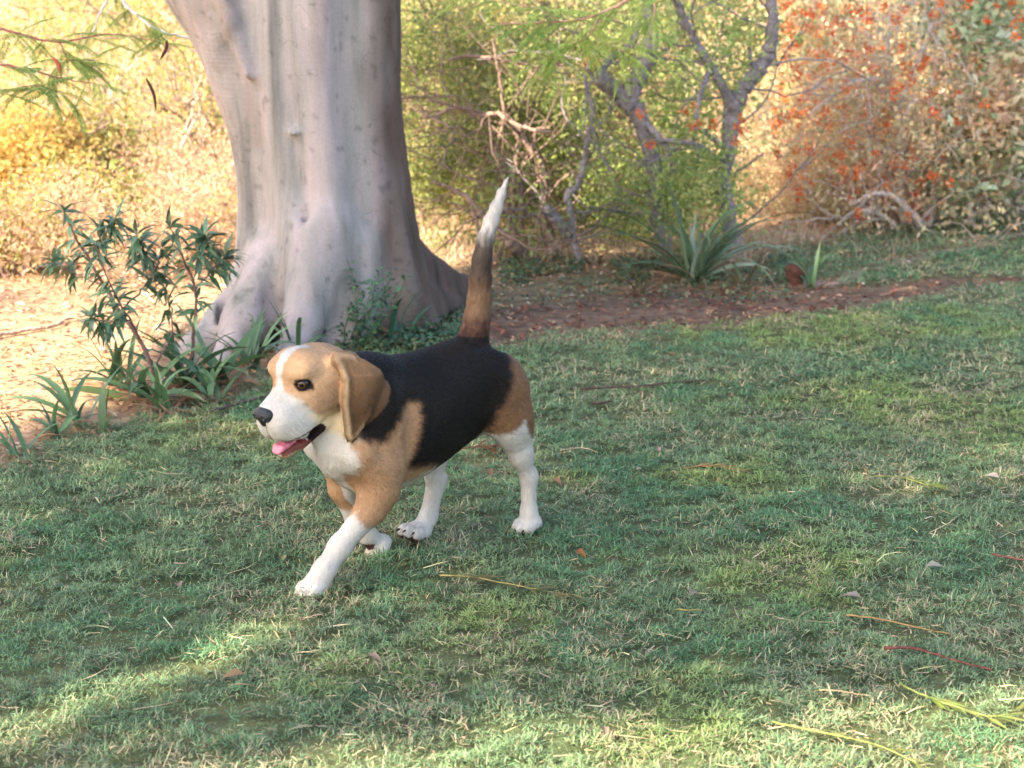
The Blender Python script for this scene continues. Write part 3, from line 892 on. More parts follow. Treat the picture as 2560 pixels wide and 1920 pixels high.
b = spot(300, 362); strap_plant("strap_plant", b, 7, "strap-leaved plant with thin stalks behind the dog's head", 9, dry=4, group=G1, size=.20, width=.014,
                                dirs=[(2.6, .2, 1.2, .5), (.3, .18, 1.0, 1.2)])
b = spot(400, 346); strap_plant("strap_plant", b, 9, "flattened strap-leaved plant lying at the tree foot above the dog's back", 10, dry=10, group=G1, size=.22, width=.016,
                                cols=((.05, .13, .075), (.06, .15, .09)), dirs=[(.1, .22, .35, .6), (-.1, .20, .25, .5), (PI, .22, .4, .8), (.4, .2, .4, .7)])
G2 = "strap-leaved plants in the red earth bed"
b = spot(694, 282); strap_plant("strap_plant", b, 44, "large dark green strap-leaved clump with long arching blades in the red earth bed", 12, dry=16, group=G2, size=.42, width=.0145,
                                cols=((.13, .20, .10), (.18, .25, .13), (.30, .36, .25), (.09, .13, .065)),
                                dirs=[(PI, .58, 1.0, 1.9), (PI + .1, .54, .80, 1.4), (PI - .25, .56, 1.15, 2.0), (2.6, .44, 1.2, 1.0), (2.2, .40, 1.3, .5), (.05, .56, 1.0, 1.9), (PI + .3, .46, .9, 1.7), (.25, .40, 1.1, 1.8), (-.35, .36, .9, 1.7), (.3, .22, 1.1, 1.3), (-.3, .25, .6, 1.2), (PI + .5, .3, .6, 1.1), (2.9, .30, .75, 1.3)])
b = spot(742, 290); strap_plant("strap_plant", b, 10, "low dry strap-leaved tuft just right of the large clump", 13, dry=22, group=G2, size=.18, width=.009, cols=((.09, .13, .06), (.16, .14, .07)))
b = spot(810, 289); strap_plant("strap_plant", b, 9, "small strap plant with two upright blades right of the brown stump", 14, dry=10, group=G2, size=.15, width=.013,
                                dirs=[(1.0, .17, 1.35, .2), (.3, .15, 1.15, .5), (PI, .17, .9, 1.2), (2.6, .15, 1.2, .4)])
b = spot(640, 296); strap_plant("strap_plant", b, 6, "sparse yellowed strap tuft left of the large clump", 15, dry=18, group=G2, size=.20, width=.008, cols=((.16, .15, .07), (.10, .12, .06)))

# brown stump
A = Acc(); rg = np.random.default_rng(5)
c = spot(793, 286)
t = np.linspace(0, 1, 9)
P = np.stack([.01 * t, 0 * t, -.02 + .085 * t], 1)
A.tube(P, np.array([.022, .023, .024, .026, .028, .031, .033, .034, .030]), 14, (.13, .055, .040), rough=.06)
A.build("stump", TWIGM, None, loc=tuple(c), label="short dark brown stump standing in the dry grass behind the bed", cat="stump")


# ---- sapling with narrow leaves, left
def sapling():
    rg = np.random.default_rng(8)
    base = spot(150, 398); o = empty("sapling", tuple(base), label="young shrub with narrow dark green leaves in front of the sunlit clearing", cat="shrub")
    Y = base[1]
    stems = [[(157, 400, Y), (152, 372, Y), (140, 340, Y), (120, 312, Y + .02), (104, 285, Y + .03), (87, 255, Y + .03), (72, 232, Y + .02), (64, 212, Y)],
             [(140, 340, Y), (130, 320, Y - .03), (118, 300, Y - .05), (104, 270, Y - .06), (96, 245, Y - .06)],
             [(192, 360, Y + .1), (193, 340, Y + .1), (196, 315, Y + .08), (195, 290, Y + .07), (188, 268, Y + .05), (178, 246, Y + .03), (170, 228, Y)],
             [(120, 312, Y + .02), (142, 290, Y + .07), (156, 268, Y + .1), (162, 248, Y + .12)],
             [(104, 285, Y + .03), (84, 278, Y + .1), (66, 268, Y + .14), (52, 262, Y + .16)],
             [(195, 290, Y + .07), (214, 268, Y + .1), (226, 256, Y + .12)],
             [(156, 268, Y + .1), (142, 252, Y + .08), (137, 235, Y + .06)],
             [(188, 268, Y + .05), (202, 250, Y + .02), (206, 236, Y)],
             [(87, 255, Y + .03), (104, 236, Y + .05), (116, 218, Y + .06)],
             [(152, 372, Y), (164, 350, Y + .05), (172, 330, Y + .08), (168, 300, Y + .1), (164, 280, Y + .1)],
             [(130, 320, Y - .03), (110, 322, Y - .08), (92, 318, Y - .1)]]
    A = Acc(); tw = []
    rad = [.0062, .0035, .0048, .0030, .0024, .0024, .0022, .0022, .0022, .0028, .002]
    for s, r in zip(stems, rad):
        P = spline([at(*q) for q in s], 22, .0012, rg) - base
        A.tube(P, np.linspace(r, r * .35, 22), 6, (.20, .12, .10))
        for j in range(7, 22): tw.append((P[j], P[j] - P[j - 1]))
    Pn, Dn = [], []
    for p, d in tw:
        d = d / np.linalg.norm(d)
        for _ in range(4 if rg.random() < .75 else 2):
            Pn.append(p); x = rand_dirs(rg, 1)[0]; x = x - d * (x @ d); Dn.append(x * .9 + d * .45 + np.array([0, 0, rg.uniform(-.9, .15)]))
    for s in stems:                                # rosettes at the ends
        e = at(*s[-1]) - base
        for _ in range(7): Pn.append(e); Dn.append(rand_dirs(rg, 1)[0] * .8 + np.array([0, 0, .35]))
    P = np.array(Pn); D = np.array(Dn); n = len(P)
    up = np.tile([0, 0, 1.0], (n, 1)) + rg.normal(size=(n, 3)) * .35
    V, F3, F4, C = leaf_mesh(P, D, up, rg.uniform(.038, .070, n), rg.uniform(.0095, .0150, n), pick_cols(rg, n, [(.10, .18, .095), (.13, .21, .105), (.18, .25, .15), (.075, .125, .07)], .3), droop=.3)
    A.build("stem", TWIGM, o)
    raw_mesh("foliage", V, [F3, F4], LEAFDARK, o, cols=C)


sapling()


# ---- weeds climbing the foot of the tree, and ground cover
def weed(u, v, h, wd, n, leaf, label, seed, cols=((.050, .115, .055), (.075, .15, .065), (.040, .09, .05)), group="leafy weeds at the foot of the big tree"):
    rg = np.random.default_rng(seed); base = spot(u, v)
    o = empty("weed", tuple(base), label=label, cat="weed", group=group)
    A = Acc(); Pn = []
    for i in range(max(3, n // 45)):
        P = wander(rg, (rg.normal() * wd * .3, rg.normal() * wd * .2, -.005), (rg.normal() * .35, rg.normal() * .25, 1), h * rg.uniform(.6, 1.05), 9, .16)
        A.tube(P, np.linspace(.002, .0008, 10), 4, (.12, .14, .07))
        for j in range(2, 10): Pn.append(P[j])
    A.build("stem", TWIGM, o)
    Pn = np.array(Pn); P = Pn[rg.integers(0, len(Pn), n)] + rg.normal(size=(n, 3)) * wd * .11
    P[:, 2] = np.maximum(P[:, 2], .004)
    V, F3, F4, C = leaf_mesh(P, rand_dirs(rg, n) * np.array([1, 1, .5]), rand_dirs(rg, n) * .5 + np.array([0, -.2, 1]), leaf * rg.uniform(.5, 1.3, n), leaf * .6 * rg.uniform(.6, 1.2, n), pick_cols(rg, n, cols, .3))
    raw_mesh("foliage", V, [F3, F4], LEAFDARK, o, cols=C)


weed(358, 352, .28, .09, 420, .018, "upright leafy weed growing against the pale trunk", 31)
weed(400, 350, .07, .20, 160, .018, "low leafy weed between the trunk and the dog's tail", 32)
weed(446, 344, .07, .22, 260, .017, "low leafy weed beside the dog's tail", 33)
weed(290, 354, .13, .12, 120, .012, "thin wispy weed in front of the trunk flutes", 34, cols=((.10, .15, .08), (.16, .15, .08)))


def ground_cover():
    rg = np.random.default_rng(44); n = 30000
    u = rg.uniform(330, 790, n); v = np.where(u > 500, rg.uniform(262, 308, n), rg.uniform(296, 356, n))
    P = np.array([spot(a, b) for a, b in zip(u, v)])
    dens = fbm2(P[:, 0] * 5, P[:, 1] * 4, 71., 3)
    k = (dens > .40) & (rg.random(n) < np.where(u < 480, .55, np.where(v < 286, .38, .05)) * np.where((u > 470) & (v > 318), .08, 1) * np.where((u < 345) & (v < 348), .1, 1))
    P = P[k]; n = len(P); P[:, 2] = rg.uniform(.003, .035, n) * (.4 + dens[k])
    V, F3, F4, C = leaf_mesh(P, rand_dirs(rg, n) * np.array([1, 1, .4]), rand_dirs(rg, n) * .5 + np.array([0, 0, 1]), rg.uniform(.012, .024, n), rg.uniform(.007, .013, n),
                             pick_cols(rg, n, [(.050, .110, .062), (.08, .15, .07), (.12, .16, .07), (.20, .19, .09)], .3))
    raw_mesh("ground_cover", V, [F3, F4], LEAFDARK, None, cols=C, kind="stuff", label="low dark green creeper spreading round the tree foot and the bed edge", cat="ground cover")
    # leaf litter on the bare earth
    n = 42000
    y = rg.uniform(3.4, 9.0, n); x = rg.uniform(-1, 1, n) * (.30 * y + .25)
    lw, bd, pt = zones(x, y)
    k = (rg.random(n) < np.clip(1 - lw, 0.015, 1) * (.35 + .65 * fbm2(x * 5, y * 5, 81., 3))); x, y, bd = x[k], y[k], bd[k]; n = len(x)
    P = np.stack([x, y, terrain(x, y) + rg.uniform(.004, .012, n)], 1)
    D = rand_dirs(rg, n) * np.array([1, 1, .25])
    col = pick_cols(rg, n, [(.42, .24, .12), (.52, .36, .20), (.34, .18, .10), (.58, .46, .32), (.26, .14, .08)], .3)
    red = bd > .4
    col[red] = pick_cols(rg, int(red.sum()), [(.26, .10, .06), (.20, .08, .05), (.42, .26, .16), (.13, .06, .04)], .3)
    V, F3, F4, C = leaf_mesh(P, D, rand_dirs(rg, n) * .3 + np.array([0, 0, 1]), rg.uniform(.010, .034, n), rg.uniform(.005, .014, n), col, fold=.5, droop=.1)
    raw_mesh("leaf_litter", V, [F3, F4], attr_mat("dead_leaf", rough=.8, spec=.15, trans=.1), None, cols=C, kind="stuff", label="dry brown leaf litter over the bare earth", cat="leaf litter")


ground_cover()

# ------------------------------------------------------------------ scrub behind the lawn
GREY = (.25, .21, .205)


def poly_tree(name, stems, label, cat="tree", col=GREY, leaves=0, leaf=(.022, .011), cols=None, zones_=None, seed=1, twigs=0, flower=None, group=None, clump=.06, maxd=.35):
    """a tree whose main limbs follow given paths, each path a list of (u, v, distance, radius)"""
    rg = np.random.default_rng(seed)
    b = at(*stems[0][0][:3]); b[2] = float(terrain(np.array(b[0]), np.array(b[1])))
    o = empty(name, tuple(b), label=label, cat=cat, group=group)
    tips = []
    for i, s in enumerate(stems):
        A = Acc()
        P = spline([at(*q[:3]) for q in s], 8 * len(s), .0018, rg) - b
        if i == 0: P[0, 2] = min(P[0, 2], -.02)
        R = np.interp(np.linspace(0, len(s) - 1, len(P)), range(len(s)), [q[3] for q in s])
        c = np.asarray(col)[None] * (1 + .3 * (vnoise3(np.repeat(P, 9, 0).reshape(len(P), 9, 3)[:, :, :] * 30 + rg.random(), 3.) - .5).reshape(-1, 1))
        A.tube(P, R, 9, c[:len(P) * 9], rough=.09, seed=i, cap=False)
        A.build("trunk" if i == 0 else "limb", TWIGM, o)
        for j in range(3, len(P)): tips.append((P[j], P[j] - P[j - 1], R[j]))
    if twigs:
        A = Acc(); tt = []
        for k in range(twigs):
            p, d, r = tips[rg.integers(len(tips))]
            d = d / np.linalg.norm(d) * .5 + rand_dirs(rg, 1)[0]
            grow(rg, A, p, d, rg.uniform(.5, 1) * maxd, min(r * .45, .0045), 1, .25, 2, np.asarray(col) * .85, tt, .7, .0, 5)
        A.build("twig", TWIGM, o)
        T = np.array([t[0] for t in tt])
    else:
        T = np.array([t[0] for t in tips])
    if zones_:                     # extra leaf masses: (u, v, distance, spread u px, spread v px, share)
        Z = []
        for (u, v, Y, su, sv, k) in zones_:
            c = at(u, v, Y) - b; s = Y / FPX
            Z.append(c + rg.normal(size=(k, 3)) * np.array([su * s, su * s, sv * s]) * .55)
        Z = np.concatenate(Z)
    else: Z = T
    if leaves:
        k = rg.integers(0, len(Z), leaves)
        P = Z[k] + rg.normal(size=(leaves, 3)) * clump
        g = vnoise3(P * 9, seed + 3.)
        P = P[(P[:, 2] > .03) & (g > .40)]; n = len(P)
        V, F, C = leaf_lite(P, rand_dirs(rg, n), rand_dirs(rg, n) + np.array([0, 0, .8]), leaf[0] * rg.uniform(.6, 1.4, n), leaf[1] * rg.uniform(.7, 1.3, n), pick_cols(rg, n, cols, .28, P, seed))
        raw_mesh("foliage", V, [F], LEAFM, o, smooth=False, cols=C)
    if flower:
        pts, fc, fs = flower; per = 22
        ctr = np.array([at(*q) - b for q in pts]); nf = len(ctr)
        D = rand_dirs(rg, nf * per); P = np.repeat(ctr, per, 0) + D * fs * .3
        nn = rand_dirs(rg, nf * per); ll = fs * rg.uniform(.5, 1, nf * per); ww = fs * .45 * rg.uniform(.6, 1.2, nf * per); cc = pick_cols(rg, nf * per, fc, .2)
        for f in range(min(nf, 100)):                       # every flower cluster is a part
            q = slice(f * per, (f + 1) * per)
            V, F, C = leaf_lite(P[q] - ctr[f], D[q], nn[q], ll[q], ww[q], cc[q])
            raw_mesh("flower", V, [F], FLOWM, o, smooth=False, cols=C, loc=tuple(ctr[f]))
        if nf > 100:
            q = slice(100 * per, None)
            V, F, C = leaf_lite(P[q], D[q], nn[q], ll[q], ww[q], cc[q])
            raw_mesh("flower", V, [F], FLOWM, o, smooth=False, cols=C, kind="stuff")
    return o


YG = [(.42, .50, .15), (.34, .43, .13), (.52, .54, .20), (.26, .34, .11)]
OL = [(.28, .32, .10), (.36, .38, .13), (.20, .24, .09), (.46, .42, .17)]
GO = [(.54, .40, .14), (.48, .42, .16), (.36, .38, .13), (.60, .46, .28), (.54, .34, .11), (.30, .30, .12)]
ORG = [(.72, .15, .045), (.76, .24, .07), (.68, .10, .04), (.74, .32, .12)]
PEACH = [(.80, .50, .30), (.80, .60, .40), (.76, .62, .36), (.56, .52, .28), (.78, .42, .24)]

# two small grey trees at the edge of the lawn
poly_tree("small_tree", [
    [(737, 258, 6.15, .036), (731, 235, 6.15, .030), (727, 205, 6.15, .026), (723, 175, 6.15, .024), (729, 150, 6.15, .027), (731, 118, 6.15, .032), (736, 98, 6.15, .036)],
    [(734, 108, 6.15, .032), (744, 88, 6.15, .027), (757, 72, 6.15, .026), (768, 54, 6.16, .024), (773, 28, 6.16, .021), (772, 0, 6.18, .019), (776, -60, 6.2, .017), (790, -140, 6.3, .012)],
    [(733, 110, 6.15, .024), (724, 90, 6.12, .017), (711, 68, 6.10, .015), (697, 44, 6.08, .014), (680, 10, 6.05, .013), (664, -40, 6.0, .011), (640, -110, 6.0, .008)],
    [(757, 72, 6.15, .010), (751, 62, 6.13, .009), (749, 48, 6.12, .006)],
    [(728, 150, 6.15, .010), (714, 140, 6.1, .008), (702, 130, 6.0, .006), (690, 128, 5.95, .004)],
    [(727, 180, 6.15, .008), (742, 168, 6.1, .005), (764, 154, 6.05, .004)],
    [(711, 68, 6.10, .010), (700, 96, 6.0, .008), (696, 120, 5.95, .006)],
    [(729, 150, 6.15, .009), (716, 158, 6.1, .010), (700, 146, 6.05, .010), (678, 142, 6.0, .009), (655, 140, 6.0, .006)]],
    "grey forked tree leaning right beside the orange flowering scrub", leaves=11500, cols=YG, seed=3, twigs=26, clump=.075,
    zones_=[(650, 178, 6.3, 44, 20, 22), (690, 212, 6.3, 34, 18, 22), (640, 206, 6.3, 45, 16, 18), (676, 110, 6.3, 26, 20, 16), (700, 30, 6.2, 60, 30, 36), (728, 60, 6.3, 22, 22, 10), (700, 168, 5.95, 22, 14, 12), (690, 190, 5.95, 22, 14, 12)],
    flower=([(694, 107, 5.9), (713, 124, 5.9), (690, 127, 5.9), (684, 111, 5.9), (651, 145, 5.9), (640, 114, 5.9), (742, 118, 5.95), (744, 131, 5.95), (735, 142, 5.9), (738, 128, 5.9), (699, 125, 5.9)], ORG, .020))
poly_tree("small_tree", [
    [(667, 266, 6.1, .030), (662, 235, 6.1, .027), (655, 205, 6.1, .025), (656, 180, 6.1, .025), (650, 150, 6.1, .027), (640, 120, 6.1, .031), (628, 100, 6.1, .035)],
    [(632, 108, 6.1, .031), (615, 90, 6.1, .030), (600, 76, 6.08, .029), (592, 62, 6.06, .027)],
    [(628, 100, 6.1, .032), (636, 80, 6.1, .032), (648, 55, 6.1, .028), (652, 30, 6.1, .024), (648, 0, 6.12, .022), (655, -60, 6.2, .018), (670, -140, 6.3, .012)],
    [(598, 72, 6.07, .016), (612, 58, 6.1, .013), (632, 44, 6.1, .010), (640, 20, 6.1, .007)],
    [(640, 120, 6.1, .012), (655, 132, 6.05, .010), (668, 150, 6.0, .008), (676, 175, 6.0, .006)]],
    "grey forked tree with a cut red-brown stub in the middle of the scrub", leaves=5200, cols=YG, seed=5, twigs=16,
    zones_=[(600, 200, 6.5, 50, 30, 30), (560, 120, 6.5, 46, 40, 30), (620, 30, 6.7, 60, 26, 26), (690, 90, 6.7, 30, 40, 14), (610, 160, 6.8, 40, 30, 20)])
A = Acc(); A.tube(np.array([at(594, 66, 6.05), at(590, 58, 6.03), at(589.4, 56.5, 6.029)]) - at(594, 66, 6.05), [.0285, .0290, .022], 12, (.50, .16, .09), rough=.04)
_o = A.build("cut_stub", TWIGM, bpy.data.objects["small_tree.001"]); _o.location = at(594, 66, 6.05) - np.array(bpy.data.objects["small_tree.001"].location)

poly_tree("thin_tree", [
    [(582, 275, 6.0, .012), (575, 244, 6.0, .012), (570, 212, 6.0, .013), (568, 194, 6.0, .013), (579, 184, 6.0, .012), (584, 160, 6.0, .011), (588, 138, 6.0, .009), (592, 112, 6.0, .007), (586, 88, 6.0, .006), (587, 68, 6.0, .005), (596, 50, 6.0, .004)],
    [(587, 88, 6.0, .005), (594, 78, 6.0, .004), (600, 66, 6.0, .003)],
    [(570, 235, 6.0, .022), (562, 226, 5.98, .020), (552, 214, 5.96, .018), (546, 205, 5.95, .014)]],
    "thin crooked grey sapling bending right behind the dog's tail", leaves=1500, cols=OL, seed=6, twigs=10, maxd=.3)

# thicket of twisted stems behind the tail
poly_tree("thicket", [
    [(560, 275, 6.1, .014), (552, 245, 6.1, .015), (544, 215, 6.1, .014), (545, 190, 6.1, .013), (540, 163, 6.1, .012), (530, 150, 6.1, .010), (521, 132, 6.1, .010), (510, 120, 6.1, .009), (499, 114, 6.1, .009), (481, 115, 6.1, .008), (456, 108, 6.1, .007), (430, 117, 6.1, .006), (418, 104, 6.1, .005)],
    [(536, 262, 6.05, .024), (524, 256, 6.05, .024), (512, 244, 6.0, .022), (500, 234, 6.0, .018), (488, 222, 6.0, .012), (470, 200, 6.0, .009), (450, 188, 6.0, .007), (432, 182, 6.0, .005)],
    [(514, 240, 6.1, .010), (513, 200, 6.1, .010), (514, 177, 6.1, .009), (516, 155, 6.1, .008), (518, 136, 6.1, .007), (505, 122, 6.1, .006)],
    [(523, 240, 6.15, .009), (521, 205, 6.15, .009), (521, 180, 6.15, .008), (524, 163, 6.15, .008), (534, 146, 6.15, .007), (536, 130, 6.15, .006), (550, 128, 6.15, .004)],
    [(510, 230, 6.1, .010), (505, 190, 6.1, .009), (503, 172, 6.1, .008), (496, 156, 6.1, .008), (499, 138, 6.1, .007), (504, 118, 6.1, .006), (500, 80, 6.1, .005), (492, 40, 6.1, .004)],
    [(560, 270, 6.2, .008), (548, 215, 6.2, .007), (540, 200, 6.2, .006), (528, 190, 6.2, .005)],
    [(499, 114, 6.1, .007), (514, 124, 6.0, .007), (534, 130, 5.95, .006), (552, 132, 5.9, .004)],
    [(430, 117, 6.1, .005), (445, 124, 6.0, .004), (456, 132, 6.0, .003)],
    [(470, 200, 6.0, .006), (480, 235, 6.0, .007), (484, 262, 6.0, .008)],
    [(448, 60, 6.2, .004), (470, 56, 6.2, .006), (500, 60, 6.2, .006), (540, 66, 6.2, .005), (580, 64, 6.2, .004)]],
    "dense thicket of twisted brown stems and small yellow-green leaves behind the dog's tail", "shrub", col=(.25, .17, .13), leaves=30000, leaf=(.020, .010), cols=OL + GO[:1], seed=9, twigs=80, maxd=.45, clump=.05,
    zones_=[(430, 60, 6.5, 60, 40, 60), (480, 120, 6.4, 60, 50, 70), (540, 100, 6.5, 60, 50, 60), (440, 170, 6.3, 36, 50, 50), (530, 200, 6.5, 60, 40, 60), (600, 230, 6.6, 50, 26, 40), (470, 230, 6.2, 40, 36, 40), (560, 160, 6.6, 50, 40, 40), (480, 20, 6.5, 90, 26, 50)])

# orange-flowered climbers and dry stems on the right
poly_tree("dry_shrub", [
    [(908, 236, 6.9, .022), (903, 210, 6.9, .018), (899, 170, 6.9, .015), (900, 130, 6.9, .013), (897, 96, 6.9, .012)],
    [(899, 104, 6.9, .010), (910, 80, 6.9, .010), (922, 52, 6.9, .009), (930, 28, 6.9, .008), (926, 12, 6.9, .005)],
    [(930, 30, 6.9, .006), (942, 50, 6.85, .005), (948, 66, 6.8, .003)], [(930, 30, 6.9, .006), (938, 10, 6.9, .005), (950, -20, 6.9, .004)],
    [(897, 96, 6.9, .009), (884, 78, 6.9, .008), (876, 60, 6.9, .006), (866, 30, 6.9, .005)],
    [(899, 110, 6.9, .008), (893, 86, 6.9, .007), (888, 50, 6.9, .005), (890, 10, 6.9, .004)],
    [(899, 125, 6.9, .009), (884, 84, 6.85, .008), (868, 78, 6.8, .007), (846, 86, 6.75, .006), (822, 104, 6.7, .004), (806, 116, 6.7, .003)],
    [(915, 240, 6.85, .020), (928, 222, 6.85, .016), (934, 190, 6.85, .012), (938, 150, 6.85, .010), (930, 110, 6.85, .008), (936, 60, 6.85, .005)],
    [(912, 240, 6.8, .017), (920, 226, 6.75, .015), (908, 210, 6.7, .012), (892, 196, 6.65, .010), (872, 194, 6.6, .007), (850, 206, 6.6, .004)],
    [(905, 238, 6.8, .014), (890, 222, 6.75, .010), (872, 210, 6.7, .008), (850, 214, 6.65, .005), (838, 226, 6.6, .003)],
    [(975, 238, 6.8, .009), (968, 200, 6.8, .008), (958, 160, 6.8, .006), (950, 120, 6.8, .005)], [(982, 236, 6.9, .009), (990, 200, 6.9, .007), (1004, 180, 6.9, .006), (1026, 160, 6.9, .004)],
    [(896, 236, 7.0, .010), (886, 190, 7.0, .008), (880, 150, 7.0, .007), (872, 110, 7.0, .005)]],
    "pale dry multi-stemmed shrub with bare arching twigs at the right edge of the lawn", "shrub", col=(.60, .50, .44), leaves=9000, leaf=(.026, .012), cols=PEACH + [(.50, .50, .30)], seed=12, twigs=110, maxd=.32, clump=.09)
r_ = np.random.default_rng(21)
def fl_pts(boxes):
    out = []
    for (u0, u1, v0, v1, Y, k) in boxes:
        for _ in range(k): out.append((r_.uniform(u0, u1), r_.uniform(v0, v1), Y + r_.normal() * .25))
    return out
poly_tree("flowering_shrub", [
    [(800, 240, 7.9, .018), (806, 200, 7.9, .014), (800, 150, 7.9, .010), (812, 100, 7.9, .008), (806, 50, 7.9, .006), (815, 0, 7.9, .005)],
    [(802, 230, 7.9, .012), (826, 190, 7.9, .009), (846, 150, 7.9, .007), (850, 100, 7.9, .006), (862, 40, 7.9, .005)],
    [(800, 235, 7.9, .012), (784, 190, 7.9, .008), (786, 150, 7.9, .006), (776, 100, 7.9, .005), (782, 40, 7.9, .004)]],
    "tall scrambling shrub covered in orange flower clusters right of the forked tree", "shrub", col=(.62, .48, .40), leaves=20000, leaf=(.028, .012), cols=PEACH, seed=14, twigs=90, maxd=.3, clump=.13,
    zones_=[(800, 60, 7.9, 60, 60, 60), (830, 130, 7.9, 70, 50, 50), (880, 40, 7.6, 60, 50, 40), (800, 180, 7.9, 60, 40, 26)],
    flower=(fl_pts([(775, 800, 0, 60, 7.6, 18), (780, 850, 60, 120, 7.6, 36), (780, 900, 0, 60, 7.5, 30), (840, 910, 110, 170, 7.2, 40), (800, 900, 150, 200, 7.0, 44), (775, 905, 5, 215, 6.9, 90), (780, 850, 190, 240, 7.4, 14), (820, 900, 90, 140, 7.4, 26), (895, 960, 60, 200, 6.8, 34), (900, 1024, 0, 110, 6.9, 40), (770, 800, 90, 140, 7.6, 14), (775, 960, 0, 235, 6.9, 60)]), ORG, .021))
poly_tree("leafy_shrub", [
    [(1002, 240, 7.2, .016), (1000, 200, 7.2, .013), (992, 150, 7.2, .010), (984, 100, 7.2, .008), (990, 50, 7.2, .006), (980, 0, 7.2, .005)],
    [(1004, 238, 7.2, .012), (1020, 190, 7.2, .010), (1034, 130, 7.2, .008), (1040, 60, 7.2, .006)],
    [(996, 236, 7.2, .010), (970, 190, 7.1, .008), (960, 140, 7.0, .006), (950, 90, 7.0, .004)]],
    "tall grey-green leafy shrub at the far right edge of the photo", "shrub", leaves=7500, leaf=(.042, .024), cols=[(.46, .52, .32), (.36, .43, .23), (.62, .66, .50), (.26, .32, .17), (.68, .58, .40), (.72, .52, .34)], seed=15, twigs=50, maxd=.5, clump=.07,
    zones_=[(1014, 84, 6.8, 36, 34, 50), (1006, 125, 6.7, 34, 24, 36), (985, 190, 6.8, 34, 24, 20), (960, 60, 7.2, 30, 40, 16), (1000, 10, 7.2, 40, 30, 26), (1010, 190, 7.3, 30, 30, 26), (975, 8, 7.0, 50, 16, 26), (915, 180, 7.2, 20, 20, 8)])
poly_tree("leafy_shrub", [
    [(868, 236, 8.3, .014), (866, 180, 8.3, .011), (858, 120, 8.3, .008), (852, 50, 8.3, .006), (850, -10, 8.3, .004)],
    [(868, 230, 8.3, .011), (890, 170, 8.3, .008), (912, 100, 8.3, .006), (925, 30, 8.3, .004)]],
    "dull green shrub tangled behind the orange flowers and dry stems", "shrub", leaves=5500, leaf=(.045, .022), cols=[(.28, .34, .18), (.20, .24, .11), (.46, .40, .20)], seed=16, twigs=40, maxd=.6, clump=.10,
    zones_=[(846, 30, 8.2, 44, 20, 30), (870, 70, 8.2, 30, 20, 16), (860, 150, 8.2, 50, 30, 22), (900, 180, 8.2, 60, 30, 24), (830, 10, 8.2, 40, 20, 16), (820, 190, 8.2, 40, 26, 12)])

# yellow scrub on the left, in full sun
def yshrub(u, v, Y, lab, seed, h=1.0, n=7000, cols=None, sp=60, **kw):
    b = at(u, v, Y)
    return shrub("yellow_shrub", (b[0], Y, 0), lab, "shrub", cols or GO + YG[:2], height=h, leaves=n, seed=seed, twig=(.5, .38, .30), group="yellow scrub on the sunlit slope", **kw)

yshrub(14, 250, 6.6, "dense orange-yellow bush low at the left edge", 101, .45, 5000, [(.66, .40, .12), (.60, .44, .14), (.5, .32, .10)], clump=.07, lean=.7)
yshrub(120, 240, 9.2, "tall airy yellow-leaved bush left of the big trunk", 102, 1.5, 5500, clump=.12, lean=.6)
yshrub(215, 235, 8.4, "golden bush right beside the big trunk's left side", 103, 1.3, 5500, clump=.09, lean=.4)
yshrub(60, 200, 10.5, "pale yellow bush high on the slope at the left", 104, 1.8, 9000, clump=.15, lean=.6)
yshrub(180, 180, 11.0, "loose yellow-green bush behind the golden one", 105, 2.0, 9000, clump=.15, lean=.5)
yshrub(-30, 160, 11.5, "wide straw-yellow bush cut off by the left edge", 106, 1.9, 7000, clump=.15, lean=.6)
yshrub(10, 300, 6.0, "low green-yellow bush at the left edge above the dark soil bank", 107, .30, 3500, GO + YG[:2], clump=.06, lean=.9)
yshrub(70, 285, 6.4, "low dull green bush behind the sapling", 108, .34, 3000, OL[:2] + GO, clump=.07, lean=.9)
yshrub(118, 262, 7.0, "small yellow bush around the white forked stem", 109, .45, 4500, clump=.07, lean=.8)
G4 = "dry pinkish brush on the left slope"
for i, (u, Y, h, sd_, lab) in enumerate([(40, 6.9, .42, 131, "dry pinkish twiggy brush behind the low bush at the left"), (100, 6.5, .34, 132, "dry pinkish brush right behind the sapling's left crown"), (160, 6.8, .40, 133, "dry pinkish brush behind the sapling's right crown"),
                                         (20, 5.85, .26, 151, "dry pinkish brush at the far left just above the bare ground"), (75, 6.05, .26, 152, "dry pinkish brush seen through the sapling's left leaves"), (128, 5.8, .24, 153, "low dry pinkish brush between the sapling's two crowns"), (178, 6.1, .26, 154, "low dry pinkish brush just left of the big trunk"),
                                         (205, 6.3, .36, 134, "dry pinkish brush touching the left flank of the big trunk"), (190, 7.6, .55, 135, "taller dry brush under the golden bush"), (30, 7.8, .50, 136, "dry brush around the bare dark shrub")]):
    b = at(u, 250, Y)
    shrub("dry_brush", (b[0], Y, 0), lab, "shrub", [(.66, .46, .34), (.60, .50, .30), (.62, .38, .26), (.52, .44, .18)], stems=9, height=h, leaves=3800, leaf=(.022, .007), clump=.07, seed=sd_, lean=.9, twig=(.58, .44, .38), group=G4, r=.006, jit=.3)
